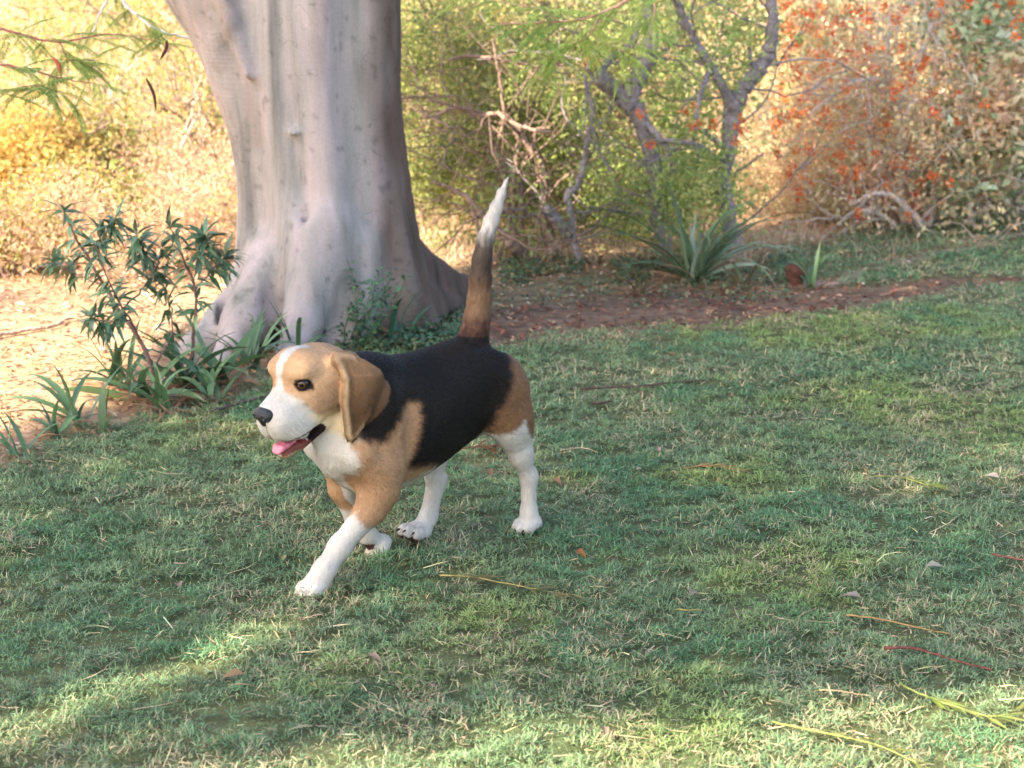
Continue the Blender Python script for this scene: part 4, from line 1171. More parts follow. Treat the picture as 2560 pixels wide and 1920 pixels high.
for i, (u, Y, h, sd_, lab) in enumerate([(775, 7.3, .40, 141, "dry peach-coloured brush in the gap right of the leaning grey tree"), (830, 7.0, .36, 142, "dry peach brush at the foot of the orange flowers"), (870, 7.3, .42, 143, "dry brush left of the bare arching twigs"),
                                         (805, 8.0, .60, 144, "taller dry brush behind the peach brush"), (945, 7.4, .45, 145, "dry brush at the foot of the bare multi-stemmed shrub"), (990, 7.6, .5, 146, "dry brush at the foot of the right-hand leafy shrub"), (640, 7.4, .5, 147, "dry brush between the two grey trees"),
                                         (600, 7.6, .6, 148, "dry brush behind the crooked grey sapling")]):
    b = at(u, 250, Y)
    shrub("dry_brush", (b[0], Y, 0), lab, "shrub", PEACH[:4] + [(.66, .52, .40)], stems=9, height=h, leaves=4200, leaf=(.024, .008), clump=.08, seed=sd_, lean=.9, twig=(.62, .48, .42), group="dry brush behind the right end of the lawn", r=.006, jit=.3)
for i, (u, Y, h, s) in enumerate([(430, 9.5, 1.4, 111), (520, 10.2, 1.7, 112), (600, 9.6, 1.3, 113), (690, 10.5, 1.5, 114), (760, 11.5, 1.5, 115), (850, 10.5, 1.5, 116), (930, 9.6, 1.4, 117), (1020, 9.8, 1.6, 118), (640, 13, 2.2, 119), (800, 14, 2.2, 120), (960, 13, 2.2, 121), (460, 13.5, 2.2, 122), (80, 14.5, 2.2, 123), (260, 13.5, 2.0, 124)]):
    labs = ["olive bush behind the thicket next to the trunk", "tall olive bush behind the dog's tail", "straw-coloured bush behind the cut grey tree", "pale bush between the two grey forked trees", "peach-toned dry bush in the gap right of the leaning tree",
            "dry bush behind the orange flowers", "dull bush behind the bare arching twigs", "dull green bush behind the leafy right-hand shrub", "distant bush on the slope above the thicket", "distant peach bush on the slope above the orange flowers", "distant bush on the slope at the upper right",
            "distant olive bush on the slope right of the trunk", "distant yellow bush on the slope at the upper left", "distant yellow bush on the slope behind the trunk"]
    pale = [(.60, .42, .26), (.62, .48, .26), (.48, .40, .18), (.66, .36, .22)]
    cs = [OL + GO[:2], OL + GO[:2], YG + pale[:2], YG + pale, pale, pale, pale + OL[:2], OL + pale[:1], YG + pale, pale, pale, YG + GO, GO, GO][i]
    b = at(u, 200, Y)
    shrub("background_shrub", (b[0], Y, 0), labs[i], "shrub", cs, stems=6, height=h, leaves=6500, leaf=(.04, .018), clump=.13, seed=s, lean=.6, twig=(.45, .34, .28), group="scrub on the slope behind the lawn")

for (u, Y, h, sd_, lab) in ((435, 7.4, .85, 161, "dense olive bush touching the right side of the big trunk"), (505, 7.3, .95, 162, "dense olive bush straight behind the dog's tail tip"), (575, 7.6, .95, 163, "dense olive bush behind the thin crooked sapling"), (470, 8.3, 1.2, 164, "taller olive bush filling the gap right of the big trunk")):
    b = at(u, 240, Y)
    shrub("olive_bush", (b[0], Y, 0), lab, "shrub", [(.17, .20, .07), (.24, .26, .09), (.11, .13, .05), (.32, .30, .12), (.20, .13, .07)], stems=10, height=h, leaves=9000, leaf=(.026, .012), clump=.08, seed=sd_, lean=.6, twig=(.20, .13, .10), group="olive bushes behind the thicket", r=.011, jit=.3)
for (u, v, Y, h, sd_, tw_, lab) in ((25, 300, 6.9, .9, 171, (.30, .20, .17), "thin bare brown shrub in front of the yellow bushes at the far left"), (88, 290, 7.3, 1.0, 172, (.60, .50, .44), "thin pale leafless shrub left of the white forked sapling"),
                              (165, 290, 7.2, 1.1, 173, (.50, .38, .32), "thin leafless shrub between the white sapling and the big trunk"), (212, 280, 7.6, 1.2, 174, (.34, .24, .18), "thin brown sparse shrub at the left flank of the big trunk")):
    b = at(u, v, Y)
    shrub("leafless_shrub", (b[0], Y, 0), lab, "shrub", [(.40, .40, .14), (.54, .42, .16), (.28, .32, .12)], stems=5, height=h, leaves=1500, leaf=(.026, .011), clump=.05, seed=sd_, lean=.45, twig=tw_, group="thin leafless shrubs on the left slope", r=.009, jit=.25)

# slender white-barked saplings on the left
G3 = "slender pale saplings on the left slope"
poly_tree("pale_sapling", [[(110, 275, 7.8, .010), (115, 250, 7.8, .009), (118, 222, 7.8, .009), (124, 200, 7.8, .008), (130, 182, 7.8, .006), (127, 160, 7.8, .004), (133, 140, 7.8, .003)],
                           [(117, 225, 7.8, .007), (110, 205, 7.8, .005), (102, 185, 7.8, .004), (97, 165, 7.8, .003)]], "slender white-barked sapling forking low above the dark sapling", "tree", col=(.68, .58, .52), leaves=900, cols=GO, seed=31, twigs=12, maxd=.35, group=G3)
poly_tree("bare_shrub", [[(4, 215, 7.6, .009), (6, 190, 7.6, .008), (2, 165, 7.6, .007), (14, 145, 7.6, .005), (30, 138, 7.6, .003)], [(2, 165, 7.6, .005), (24, 178, 7.6, .005), (44, 200, 7.6, .004), (52, 214, 7.6, .003)], [(24, 178, 7.6, .004), (40, 192, 7.5, .004), (54, 194, 7.5, .003)]],
          "bare dark twiggy shrub at the left edge against the yellow slope", "shrub", col=(.22, .16, .15), seed=33, twigs=24, maxd=.25)

# straw and dead stalks over the slope
def dry_slope():
    rg = np.random.default_rng(55); n = 60000
    y = 6.0 + 12 * rg.random(n) ** 1.4; x = rg.uniform(-1, 1, n) * (.31 * y + .3)
    lw, bd, pt = zones(x, y)
    k = rg.random(n) < np.clip(1 - lw * 1.2 - bd - pt, 0, 1) * np.clip(fbm2(x * 1.5, y * 1.5, 91., 3) * 2.2 - .4, .05, 1) * np.where((x < -.6) & (y < 7.2), .1, 1)
    x, y = x[k], y[k]; n = len(x)
    P = np.stack([x, y, terrain(x, y)], 1)
    V, (f4, f3), cc = blades(P, rg.uniform(0, 2 * np.pi, n), rg.uniform(.04, .22, n) * np.clip(y / 9, .6, 1.6), .0028 * np.clip(y / 8, .7, 2), np.abs(rg.normal(.5, .4, n)), rg.uniform(.1, 1.2, n), pick_cols(rg, n, [(.66, .50, .34), (.60, .44, .30), (.50, .40, .24), (.66, .42, .30)], .25), rg)
    raw_mesh("dry_grass", V, [f4, f3], bpy.data.materials["dry_stalk"], smooth=False, cols=cc, kind="stuff", label="tall straw-coloured dry grass over the sunlit slope", cat="dry grass")


dry_slope()


# ---- feathery branches hanging into the top of the picture
def feathery(name, paths, label, seed, nfr, frond=.16, cols=((.30, .40, .12), (.38, .46, .14), (.20, .29, .09)), pods=(), br=(.30, .2, .15)):
    rg = np.random.default_rng(seed); b = at(*paths[0][0][:3])
    o = empty(name, tuple(b), label=label, cat="branch")
    A = Acc(); T = []
    for s in paths:
        P = spline([at(*q[:3]) for q in s], 26, .0012, rg) - b
        A.tube(P, np.interp(np.linspace(0, 1, 26), [0, 1], [s[0][3], s[-1][3]]), 6, s[0][4] if len(s[0]) > 4 else br)
        for j in range(3, 26): T.append((P[j], P[j] - P[j - 1]))
    A.build("stem", TWIGM, o)
    LP, LD, LN, LL = [], [], [], []; B = Acc()
    for i in range(nfr):
        p, d = T[rg.integers(len(T))]
        d = d / np.linalg.norm(d) * .5 + rand_dirs(rg, 1)[0] * np.array([1, 1, .35]) + np.array([0, 0, -.05])
        Q = wander(rg, p, d, frond * rg.uniform(.6, 1.1), 12, .05, .05)
        B.tube(Q, .0007, 3, cols[0], cap=False)
        u = rand_dirs(rg, 1)[0] * .4 + np.array([0, 0, 1])
        for j in range(1, 13):
            dd = Q[j] - Q[j - 1]; dd /= np.linalg.norm(dd); s = np.cross(dd, u); s /= np.linalg.norm(s)
            for q in (0, .5):
                for sg in (1, -1):
                    LP.append(Q[j] - dd * frond / 12 * q); LD.append(s * sg + dd * .45 + np.array([0, 0, -.18])); LN.append(u); LL.append(.019 * math.sin(.35 + 2.5 * j / 13))
    B.build("frond_rib", TWIGM, o)
    P, D, Nn, L = map(np.array, (LP, LD, LN, LL)); n = len(P)
    V, F, C = leaf_lite(P, D, Nn, L, L * .16 + .0009, pick_cols(rg, n, cols, .2, P, seed))
    raw_mesh("foliage", V, [F], LEAFM, o, smooth=False, cols=C)
    for (u, v, Y, u2, v2, r, c) in pods:
        A = Acc(); p0 = at(u, v, Y); p1 = at(u2, v2, Y)
        P = spline([p0, (p0 + p1) / 2 + np.array([.006, 0, .002]), p1], 10)
        A.tube(P - b, [r * .3, r * .8, r, r * 1.1, r, r, r * 1.05, r * .9, r * .6, r * .15], 7, c); A.build("seed_pod", TWIGM, o)
    return o


RB = (.34, .14, .11)
feathery("hanging_branch", [[(-30, 22, 4.5, .004), (20, 34, 4.5, .0035), (60, 42, 4.5, .003), (110, 34, 4.5, .002), (160, 42, 4.5, .001)],
                            [(-20, 60, 4.4, .003), (30, 70, 4.4, .0025), (60, 78, 4.4, .002), (96, 84, 4.4, .001)],
                            [(60, 42, 4.5, .002), (70, 60, 4.48, .0015), (100, 60, 4.46, .001)], [(-20, 96, 4.4, .002), (30, 86, 4.4, .0015), (60, 92, 4.4, .001)]],
         "feathery green branch with small brown pods hanging into the upper left corner", 61, 64, .13,
         pods=[(167, 40, 4.5, 160, 60, .0042, (.10, .035, .025)), (146, 78, 4.5, 156, 110, .0038, (.09, .04, .025)), (53, 57, 4.45, 61, 78, .0045, (.42, .10, .06))], br=RB)
feathery("hanging_branch", [[(110, -30, 4.6, .0055, (.72, .64, .58)), (122, 0, 4.6, .005), (140, 18, 4.6, .0045), (162, 32, 4.6, .004), (190, 38, 4.62, .003)],
                            [(110, -6, 4.6, .004, (.66, .58, .5)), (100, 14, 4.6, .003), (92, 34, 4.6, .002)]],
         "pale bare crooked branch reaching to the trunk at the upper left", 62, 12, .12)
feathery("hanging_branch", [[(660, -40, 4.9, .006), (640, -10, 4.9, .005), (600, 14, 4.9, .004), (560, 22, 4.9, .003), (500, 24, 4.9, .002)],
                            [(650, -20, 4.9, .004), (655, 10, 4.85, .003), (650, 36, 4.85, .002)], [(600, 14, 4.9, .003), (590, 34, 4.9, .002), (570, 46, 4.9, .001)],
                            [(560, 22, 4.9, .002), (540, 10, 4.9, .002), (470, -4, 4.9, .001)], [(590, 34, 4.9, .002), (620, 50, 4.85, .0015), (640, 44, 4.85, .001)], [(540, 20, 4.9, .002), (548, 46, 4.9, .0015), (556, 66, 4.9, .001)]],
         "bright green feathery branch hanging in from the top centre", 63, 100, .15, cols=((.36, .48, .12), (.46, .54, .14), (.27, .40, .10)), br=(.45, .25, .18))

# ------------------------------------------------------------------ the dog
DOG_ANG = math.radians(180 + 42)             # heading (world), the animal walks left and towards the viewer
dog = empty("dog", (-0.177, 3.054, 0.0), DOG_ANG, label="tan, white and black beagle walking across the lawn with its tail up and tongue out", cat="dog")

HC = np.array([0.208, 0.0, 0.366])            # skull centre
HYAW, HPIT = math.radians(2), math.radians(13)
_cy, _sy, _cp, _sp = math.cos(HYAW), math.sin(HYAW), math.cos(HPIT), math.sin(HPIT)
HX = np.array([_cp * _cy, _cp * _sy, -_sp]); HY = np.array([-_sy, _cy, 0.0]); HZ = np.cross(HX, HY)
HR = np.stack([HX, HY, HZ])                    # rows = head axes


def hp(x, y, z):
    return HC + HX * x + HY * y + HZ * z


def to_head(P):
    return (P - HC) @ HR.T


def build_body():
    S = Sculpt((-0.30, -0.125, -0.012), (0.39, 0.125, 0.672), 0.0024)
    # trunk of the body: elliptical sections along the spine
    sx = np.array([-0.240, -0.222, -0.195, -0.16, -0.11, -0.06, -0.01, 0.04, 0.09, 0.125, 0.155, 0.180, 0.198])
    top = np.array([0.262, 0.290, 0.328, 0.370, 0.382, 0.376, 0.371, 0.373, 0.380, 0.376, 0.352, 0.318, 0.285])
    bot = np.array([0.235, 0.225, 0.222, 0.204, 0.188, 0.166, 0.148, 0.136, 0.132, 0.143, 0.163, 0.190, 0.225])
    wid = np.array([0.015, 0.045, 0.063, 0.070, 0.070, 0.073, 0.080, 0.084, 0.081, 0.073, 0.060, 0.043, 0.020])

    def trunk(X, Y, Z):
        t = np.interp(X, sx, top); b = np.interp(X, sx, bot); w = np.interp(X, sx, wid)
        zc = (t + b) / 2; hh = np.maximum((t - b) / 2, 0.004)
        # deepest part of the chest sits low: widen sections a little above the middle
        q = np.sqrt((Y / w) ** 2 + ((Z - zc) / hh) ** 2 + 1e-9)
        d = (q - 1) * np.minimum(w, hh) * 0.92
        dx = np.maximum(np.maximum(X - sx[-1], sx[0] - X), 0)
        return d + dx
    S.op(trunk, (-0.25, -0.09, 0.13), (0.22, 0.09, 0.39), 0.01)
    # neck
    S.cone((0.10, 0, 0.318), (0.185, 0, 0.352), 0.060, 0.050, 0.03)
    S.cone((0.12, 0, 0.288), (0.182, 0, 0.325), 0.055, 0.040, 0.03)
    # breast bone bulge and folds at the throat
    S.ell((0.168, 0, 0.236), (0.030, 0.042, 0.050), 0.02)
    S.cone((0.186, 0.022, 0.300), (0.180, 0.020, 0.215), 0.014, 0.010, 0.012)
    S.cone((0.176, 0.045, 0.290), (0.176, 0.040, 0.240), 0.013, 0.009, 0.012)
    for sgn in (1, -1):
        s = sgn
        # shoulder blade and upper arm
        S.ell((0.112, 0.056 * s, 0.275), (0.042, 0.030, 0.075), 0.022)
        S.cone((0.150, 0.050 * s, 0.232), (0.118, 0.058 * s, 0.192), 0.040, 0.031, 0.02)
        # haunch
        S.ell((-0.162, 0.046 * s, 0.288), (0.060, 0.034, 0.068), 0.02)
        S.cone((0.064, 0.092 * s, 0.310), (0.072, 0.088 * s, 0.200), .010, .008, .022, mode='cut')   # behind the shoulder
        S.ell((-0.122, 0.088 * s, 0.262), (0.020, 0.014, 0.050), 0.022, mode='cut')                  # flank
        S.cone((-0.196, 0.092 * s, 0.275), (-0.212, 0.086 * s, 0.205), .008, .008, .02, mode='cut')   # between the thigh muscles
        S.cone((0.150, 0.100 * s, 0.262), (0.120, 0.100 * s, 0.210), .006, .006, .02, mode='cut')
    # near fore leg, reaching forward
    S.cone((0.112, 0.056, 0.205), (0.116, 0.054, 0.160), 0.038, 0.0335, 0.02)
    S.cone((0.116, 0.054, 0.160), (0.133, 0.052, 0.128), 0.0335, 0.0270, 0.012)
    S.cone((0.130, 0.052, 0.130), (0.195, 0.050, 0.078), 0.0235, 0.0178, 0.012)
    S.ell((0.200, 0.050, 0.073), (0.0195, 0.0175, 0.0205), 0.008)          # wrist
    S.ell((0.108, 0.054, 0.150), (0.016, 0.014, 0.020), 0.014)           # point of the elbow
    S.cone((0.195, 0.050, 0.078), (0.232, 0.050, 0.040), 0.0180, 0.0185, 0.010)
    # far fore leg, trailing and folding at the wrist
    S.cone((0.118, -0.050, 0.200), (0.119, -0.045, 0.140), 0.033, 0.0235, 0.02)
    S.cone((0.119, -0.045, 0.140), (0.098, -0.038, 0.085), 0.0235, 0.0175, 0.012)
    S.cone((0.098, -0.038, 0.085), (0.074, -0.036, 0.046), 0.0175, 0.0165, 0.010)
    # near hind leg
    S.cone((-0.176, 0.050, 0.272), (-0.190, 0.052, 0.225), 0.048, 0.040, 0.02, sc=(1, 0.72, 1))
    S.cone((-0.190, 0.052, 0.225), (-0.214, 0.050, 0.160), 0.040, 0.0240, 0.02, sc=(1, 0.75, 1))
    S.cone((-0.214, 0.050, 0.160), (-0.233, 0.049, 0.112), 0.0205, 0.0140, 0.012)
    S.ell((-0.242, 0.049, 0.112), (0.012, 0.010, 0.014), 0.012)          # hock
    S.cone((-0.235, 0.049, 0.112), (-0.236, 0.049, 0.045), 0.0148, 0.0140, 0.010)
    # far hind leg, swinging forward
    S.cone((-0.150, -0.050, 0.270), (-0.100, -0.048, 0.190), 0.052, 0.034, 0.02, sc=(1, 0.72, 1))
    S.cone((-0.095, -0.048, 0.185), (-0.088, -0.046, 0.125), 0.032, 0.0205, 0.02, sc=(1, 0.8, 1))
    S.ell((-0.104, -0.046, 0.108), (0.013, 0.011, 0.018), 0.012)
    S.cone((-0.094, -0.046, 0.112), (-0.073, -0.045, 0.045), 0.0170, 0.0150, 0.010)
    # tail
    tp = [(-0.148, 0.385, .026), (-0.153, 0.41, .0232), (-0.160, 0.445, .0210), (-0.162, 0.481, .0190), (-0.166, 0.517, .0165), (-0.174, 0.552, .0142), (-0.188, 0.582, .0126), (-0.200, 0.605, .0106), (-0.212, 0.629, .0070), (-0.226, 0.654, .0025)]
    for i in range(len(tp) - 1):
        a, b = tp[i], tp[i + 1]
        S.cone((a[0], 0, a[1]), (b[0], 0, b[1]), a[2], b[2], 0.006 if i else 0.02)
    # paws: pad block, four toes, knuckles
    def paw(c, ang, pit, sc=1.0, tilt=0.0):
        c = np.array(c, float)
        fx = np.array([math.cos(ang) * math.cos(pit), math.sin(ang) * math.cos(pit), math.sin(pit)])
        fy = np.array([-math.sin(ang), math.cos(ang), 0]); fz = np.cross(fx, fy)
        R = np.stack([fx, fy, fz])
        S.ell(c, np.array([.024, .0215, .017]) * sc, 0.010, R=R)
        for j, (ty, tx) in enumerate(((-.0165, .013), (-.006, .0235), (.006, .0235), (.0165, .013))):
            tc = c + (fx * tx + fy * ty - fz * 0.003) * sc
            S.ell(tc, np.array([.0140, .0074, .0125]) * sc, 0.0018, R=R)
        S.ell(c - fx * .014 * sc - fz * .008 * sc, np.array([.010, .013, .008]) * sc, 0.006, R=R)
    paw((0.250, 0.050, 0.020), 0.05, -0.22, 1.10)
    paw((0.050, -0.036, 0.018), -0.1, -1.05, 1.08)
    paw((-0.238, 0.049, 0.021), -0.1, -0.10, 1.0)
    paw((-0.046, -0.045, 0.023), 0.15, 0.42, 1.12)
    S.cone((0.232, 0.050, 0.042), (0.246, 0.050, 0.026), 0.0195, 0.0190, 0.008)
    S.cone((0.074, -0.036, 0.048), (0.058, -0.036, 0.030), 0.0165, 0.0165, 0.008)
    S.cone((-0.236, 0.049, 0.045), (-0.238, 0.049, 0.024), 0.0160, 0.0170, 0.008)
    S.cone((-0.074, -0.045, 0.048), (-0.054, -0.045, 0.022), 0.0165, 0.0180, 0.008)

    # ---- head, in its own frame
    R = HR
    S.ell(hp(-.004, 0, -.004), np.array([.064, .055, .055]), 0.02, R=R)
    S.ell(hp(.028, 0, .025), np.array([.038, .047, .035]), 0.014, R=R)      # forehead
    for s in (1, -1):
        S.ell(hp(.043, .0305 * s, .028), np.array([.017, .017, .013]), 0.012, R=R)  # brow
        S.ell(hp(.020, .034 * s, -.026), np.array([.040, .025, .032]), 0.016, R=R)  # cheek
        S.ell(hp(.048, .026 * s, -.016), np.array([.022, .014, .016]), 0.012, R=R)  # under the eye
    S.cone(hp(.045, 0, -.012), hp(.097, 0, -.027), 0.029, 0.0215, 0.014)     # bridge of the nose
    for s in (1, -1):
        S.ell(hp(.079, .0200 * s, -.047), np.array([.033, .0190, .0335]), 0.009, R=R)   # upper lips
        S.ell(hp(.058, .0250 * s, -.055), np.array([.026, .0150, .0280]), 0.010, R=R)
        S.ell(hp(.038, .030 * s, -.053), np.array([.020, .0120, .0170]), 0.010, R=R)
        S.ell(hp(.102, .0125 * s, -.046), np.array([.0140, .0145, .0275]), 0.006, R=R)
    # lower jaw (open)
    S.cone(hp(.004, 0, -.074), hp(.088, 0, -.1035), 0.0210, 0.0135, 0.012, sc=(1, 1.25, 0.72))
    S.cone(hp(-.01, 0, -.052), hp(.03, 0, -.076), 0.034, 0.019, 0.014)
    for s in (1, -1):
        S.cone(hp(.012, .026 * s, -.074), hp(.066, .018 * s, -.0975), 0.0100, 0.0065, 0.006)
    for s in (1, -1):                                                         # fold behind the lips, crease under the eye
        S.cone(hp(.056, .0470 * s, -.026), hp(.036, .0500 * s, -.060), .0016, .0016, .012, mode='cut')
    S.cone(hp(.1150, 0, -.040), hp(.1130, 0, -.072), .0016, .0022, .004, mode='cut')
    # mouth cavity between the lips
    S.cone(hp(.038, 0, -.0800), hp(.104, 0, -.0885), 0.0060, 0.0070, 0.003, sc=(1, 2.4, 1), mode='cut')
    for s in (1, -1):
        S.ell(hp(.043, .036 * s, -.0815), np.array([.0130, .022, .0105]), 0.004, R=R, mode='cut')
    for s in (1, -1):                                                         # eye sockets with lids
        e = hp(.0468, .0338 * s, .0115)
        S.ell(e, np.array([.0140, .0130, .0125]), 0.006, R=R)
        ax = HX * .62 + HY * .78 * s
        S.ell(e + ax * .0105, np.array([.0165, .0105, .0072]), 0.0020, R=R, mode='cut')
    # ears: hanging flaps with a rolled front edge
    EAR = [(0.207, 0.402), (0.202, 0.392), (0.199, 0.365), (0.201, 0.325), (0.197, 0.289), (0.196, 0.272), (0.188, 0.258), (0.176, 0.266), (0.160, 0.286), (0.137, 0.308), (0.119, 0.325), (0.109, 0.343), (0.112, 0.360), (0.125, 0.379), (0.147, 0.396), (0.172, 0.410), (0.198, 0.415)]

    def ear(sgn):
        def fn(X, Y, Z):
            if sgn < 0: Z = Z + 0.016; X = X + 0.012
            d2 = sdpoly(X, Z, EAR) + 0.004
            w = (0.415 - Z)
            mid = sgn * (0.044 + 0.030 * np.clip(w / 0.045, 0, 1) ** 0.7 - 0.012 * np.clip((w - 0.07) / 0.10, 0, 1)
                         + 0.0075 * np.sin((X - 0.10) * 62 + Z * 14) * np.clip(w / 0.05, 0, 1)
                         - 0.10 * np.clip(0.150 - X, 0, 1) * np.clip((0.40 - Z) / .06, 0, 1))
            roll = 0.0035 * np.exp(-((d2 + 0.005) / 0.005) ** 2) * (X > 0.15) * np.clip((.392 - Z) / .02, 0, 1)
            th = 0.0026 + roll * .7
            q = np.abs(Y - mid) * 0.85 - th
            return np.sqrt(np.maximum(d2, 0) ** 2 + np.maximum(q, 0) ** 2) + np.minimum(np.maximum(d2, q), 0) - 0.002
        ylo, yhi = (0.02, 0.095) if sgn > 0 else (-0.095, -0.02)
        S.op(fn, (0.10, ylo, 0.24), (0.222, yhi, 0.425), 0.0035)
        S.ell((0.180, sgn * 0.044, 0.392), (0.034, 0.016, 0.018), 0.008)
    ear(1); ear(-1)
    V, F = S.mesh(2)
    rib = np.clip(1 - np.abs(V[:, 0] + .005) / .075, 0, 1) * np.clip((np.abs(V[:, 1]) - .05) / .02, 0, 1) * np.clip((V[:, 2] - .17) / .03, 0, 1)
    V = V + vnormals(V, F) * (rib * .0007 * np.sin(V[:, 0] * 210 + V[:, 2] * 70))[:, None]
    return V, F, EAR


def dog_colours(V, N, EAR):
    x, y, z = V[:, 0], V[:, 1], V[:, 2]
    H = to_head(V); hx, hy, hz = H[:, 0], H[:, 1], H[:, 2]
    j = (vnoise3(V * 90, 3.0) - 0.5) * 0.007 + (vnoise3(V * 300, 5.0) - 0.5) * 0.006
    TAN = np.array([.375, .215, .115]); TAN_SHADED = np.array([.185, .098, .050]); LT = np.array([.54, .36, .21]); WH = np.array([.56, .505, .44])
    BLK = np.array([.0100, .0082, .0074]); BRN = np.array([.070, .034, .022]); PINK = np.array([.42, .15, .13]); CREAM = np.array([.72, .55, .34])
    C = np.tile(WH, (len(V), 1))

    def put(mask_sd, col, w=0.006, lim=None):
        """blend col where signed distance < 0"""
        m = np.clip(0.5 - (mask_sd + j) / w, 0, 1)[:, None]
        if lim is not None: m = m * lim[:, None]
        C[:] = C * (1 - m) + np.asarray(col) * m
    body = (hx < 0.02) | (z < 0.22)
    ay = np.abs(y)
    # tan over shoulders, flanks, thighs
    near = y > 0
    tan_f = sdpoly(x, z, [(0.215, 0.40), (0.195, 0.30), (0.182, 0.262), (0.176, 0.225), (0.172, 0.190), (0.160, 0.160), (0.170, 0.125), (0.165, 0.107), (0.100, 0.102), (0.075, 0.150), (0.055, 0.165), (0.0, 0.172), (-0.02, 0.40)])
    put(tan_f, TAN, 0.010, ((ay > 0.022) | (z > 0.30)).astype(float))
    # far fore leg is tan a little further down the inside
    tan_h = sdpoly(x, z, [(-0.06, 0.40), (-0.09, 0.235), (-0.13, 0.212), (-0.165, 0.212), (-0.192, 0.232), (-0.205, 0.205), (-0.225, 0.185), (-0.29, 0.192), (-0.29, 0.42), (-0.1, 0.45)])
    put(tan_h, TAN_SHADED * 1.05, 0.010, (ay > 0.018).astype(float))  # hind tan darkened: shade away from the light painted into the coat
    # lighter cream along the belly line and groin, throat
    thr = sdpoly(x, z, [(0.185, 0.335), (0.255, 0.31), (0.20, 0.275), (0.17, 0.262), (0.155, 0.285)])
    put(thr, CREAM, 0.02)
    sad = sdpoly(x, z, [(0.170, 0.44), (0.170, 0.35), (0.165, 0.30), (0.166, 0.290), (0.160, 0.264), (0.135, 0.256), (0.109, 0.271), (0.086, 0.304), (0.061, 0.314), (0.042, 0.307), (0.039, 0.282), (0.049, 0.242), (0.061, 0.196), (-0.008, 0.184), (-0.022, 0.170), (-0.030, 0.140), (-0.10, 0.150), (-0.118, 0.215), (-0.135, 0.262), (-0.158, 0.304), (-0.178, 0.363), (-0.172, 0.41), (-0.1, 0.43)])
    notleg = np.ones(len(V))
    notleg = ((y > -0.02) | (z > .2)).astype(float)
    put(sad - 0.005, BRN, 0.016, notleg)
    put(sad, BLK, 0.012, notleg)
    # tail
    tl = (z > 0.385) & (x < -0.09)
    tt = np.clip((z - 0.385) / 0.27, 0, 1)
    base = np.where((tt < 0.09)[:, None], BRN, 0)
    key = np.array([0.0, 0.06, 0.13, 0.24, 0.38, 0.57, 0.66, 0.71, 1.0])
    cols = np.stack([BRN * .6, BRN * 1.2, TAN * .48, TAN * .50, np.array([.055, .036, .026]), np.array([.075, .055, .042]), WH * .6, WH, WH])
    tj = tt + (vnoise3(V * np.array([220, 220, 60]), 8.0) - .5) * 0.10
    tc = np.stack([np.interp(tj, key, cols[:, c]) for c in range(3)], -1)
    C[tl] = tc[tl]
    # head
    hd = hx > -0.075
    ish = (hx > -0.02) & (z > 0.235) | ((z > 0.335) & (x > 0.135))
    # tan everywhere on the skull
    face = np.maximum.reduce([-(hz + 0.052 - 0.1 * np.clip(hx, -.05, .2)), hx - 0.050 - 0.7 * np.clip(hz + .03, -0.02, 0.04), -(hx + 0.075)])
    fl = ish.astype(float)
    put(np.where(ish, face, 1), LT * .35 + TAN * .75, 0.010)
    # darker cheek, pale crown
    ck = ((hx - 0.012) / .035) ** 2 + ((hz + .022) / .028) ** 2 - 1
    put(np.where(ish, ck * .02, 1), TAN * .95, 0.02)
    # blaze
    wb = 0.0058 + 0.10 * np.clip(hx - 0.045, 0, .03) + 0.12 * np.clip(hz - .025, 0, .03)
    bl = np.maximum(np.abs(hy - 0.001) - wb, -(hx - 0.0))
    put(np.where(ish & (hz > -0.03), bl, 1), WH, 0.004)
    # muzzle white
    mz = np.minimum(-(hx - 0.065 - 0.45 * np.clip(hz + .02, -1, 1)), 1)
    put(np.where(ish, mz, 1), WH, 0.008)
    # muzzle freckle grey around the lips
    gr = ((hx - 0.098) / .028) ** 2 + ((hz + .050) / .010) ** 2 - 1
    C[:] = np.where((ish & (gr < 0))[:, None], C * .90, C)
    # eye rims
    for s in (1, -1):
        e = np.array([.0560, .0420 * s, .0108])
        d = np.sqrt(((hx - e[0]) / 1.45) ** 2 + ((hy - e[1])) ** 2 + ((hz - e[2] + .15 * (hx - e[0]) * -1) * 1.45) ** 2)
        put(np.where(ish, d - 0.0158, 1), np.array([.018, .012, .011]), 0.004)
        br = np.sqrt((hx - .058) ** 2 + ((hy - .035 * s)) ** 2 + ((hz - .014)) ** 2)
        tear = np.sqrt(((hx - .066)) ** 2 + ((hy - .030 * s)) ** 2 + ((hz - .008)) ** 2)
        put(np.where(ish, tear - 0.006, 1), TAN * .55, 0.006)
    # mouth inside and lip line
    C[ish & (np.abs(hz + 0.0800 + .13 * (hx - .036)) < .0090) & (hx > .012) & (hx < .120) & (np.abs(hy) < .026) & (N @ HX > -2)] = np.array([.10, .018, .018])
    lb = np.abs(hz + 0.0800 + .13 * (hx - .036))
    C[ish & (lb > .0088) & (lb < .0122) & (hz > -.1) & (hz + .08 + .13 * (hx - .036) > 0) & (hx > .03) & (hx < .118)] = np.array([.11, .075, .065])
    lip = (np.sqrt(((hx - 0.040) / .0190) ** 2 + ((hz + .0815) / .0145) ** 2) < 1) & (np.abs(hy) > .012)
    jaw = ish & (hz < -0.087 - .13 * (hx - .036)) & (hz > -.122) & ((hx > 0.045) | (hz > -.090)) & (hx > 0.02) & (hx < .1) & (np.abs(hy) < .03)
    C[jaw] = np.array([.36, .24, .15])
    C[jaw & (hz > -.0960 - .13 * (hx - .036))] = np.array([.13, .045, .035])
    C[ish & lip] = np.array([.022, .012, .013])
    # ears
    ds = sdpoly(x, z, EAR)
    w = 0.415 - z
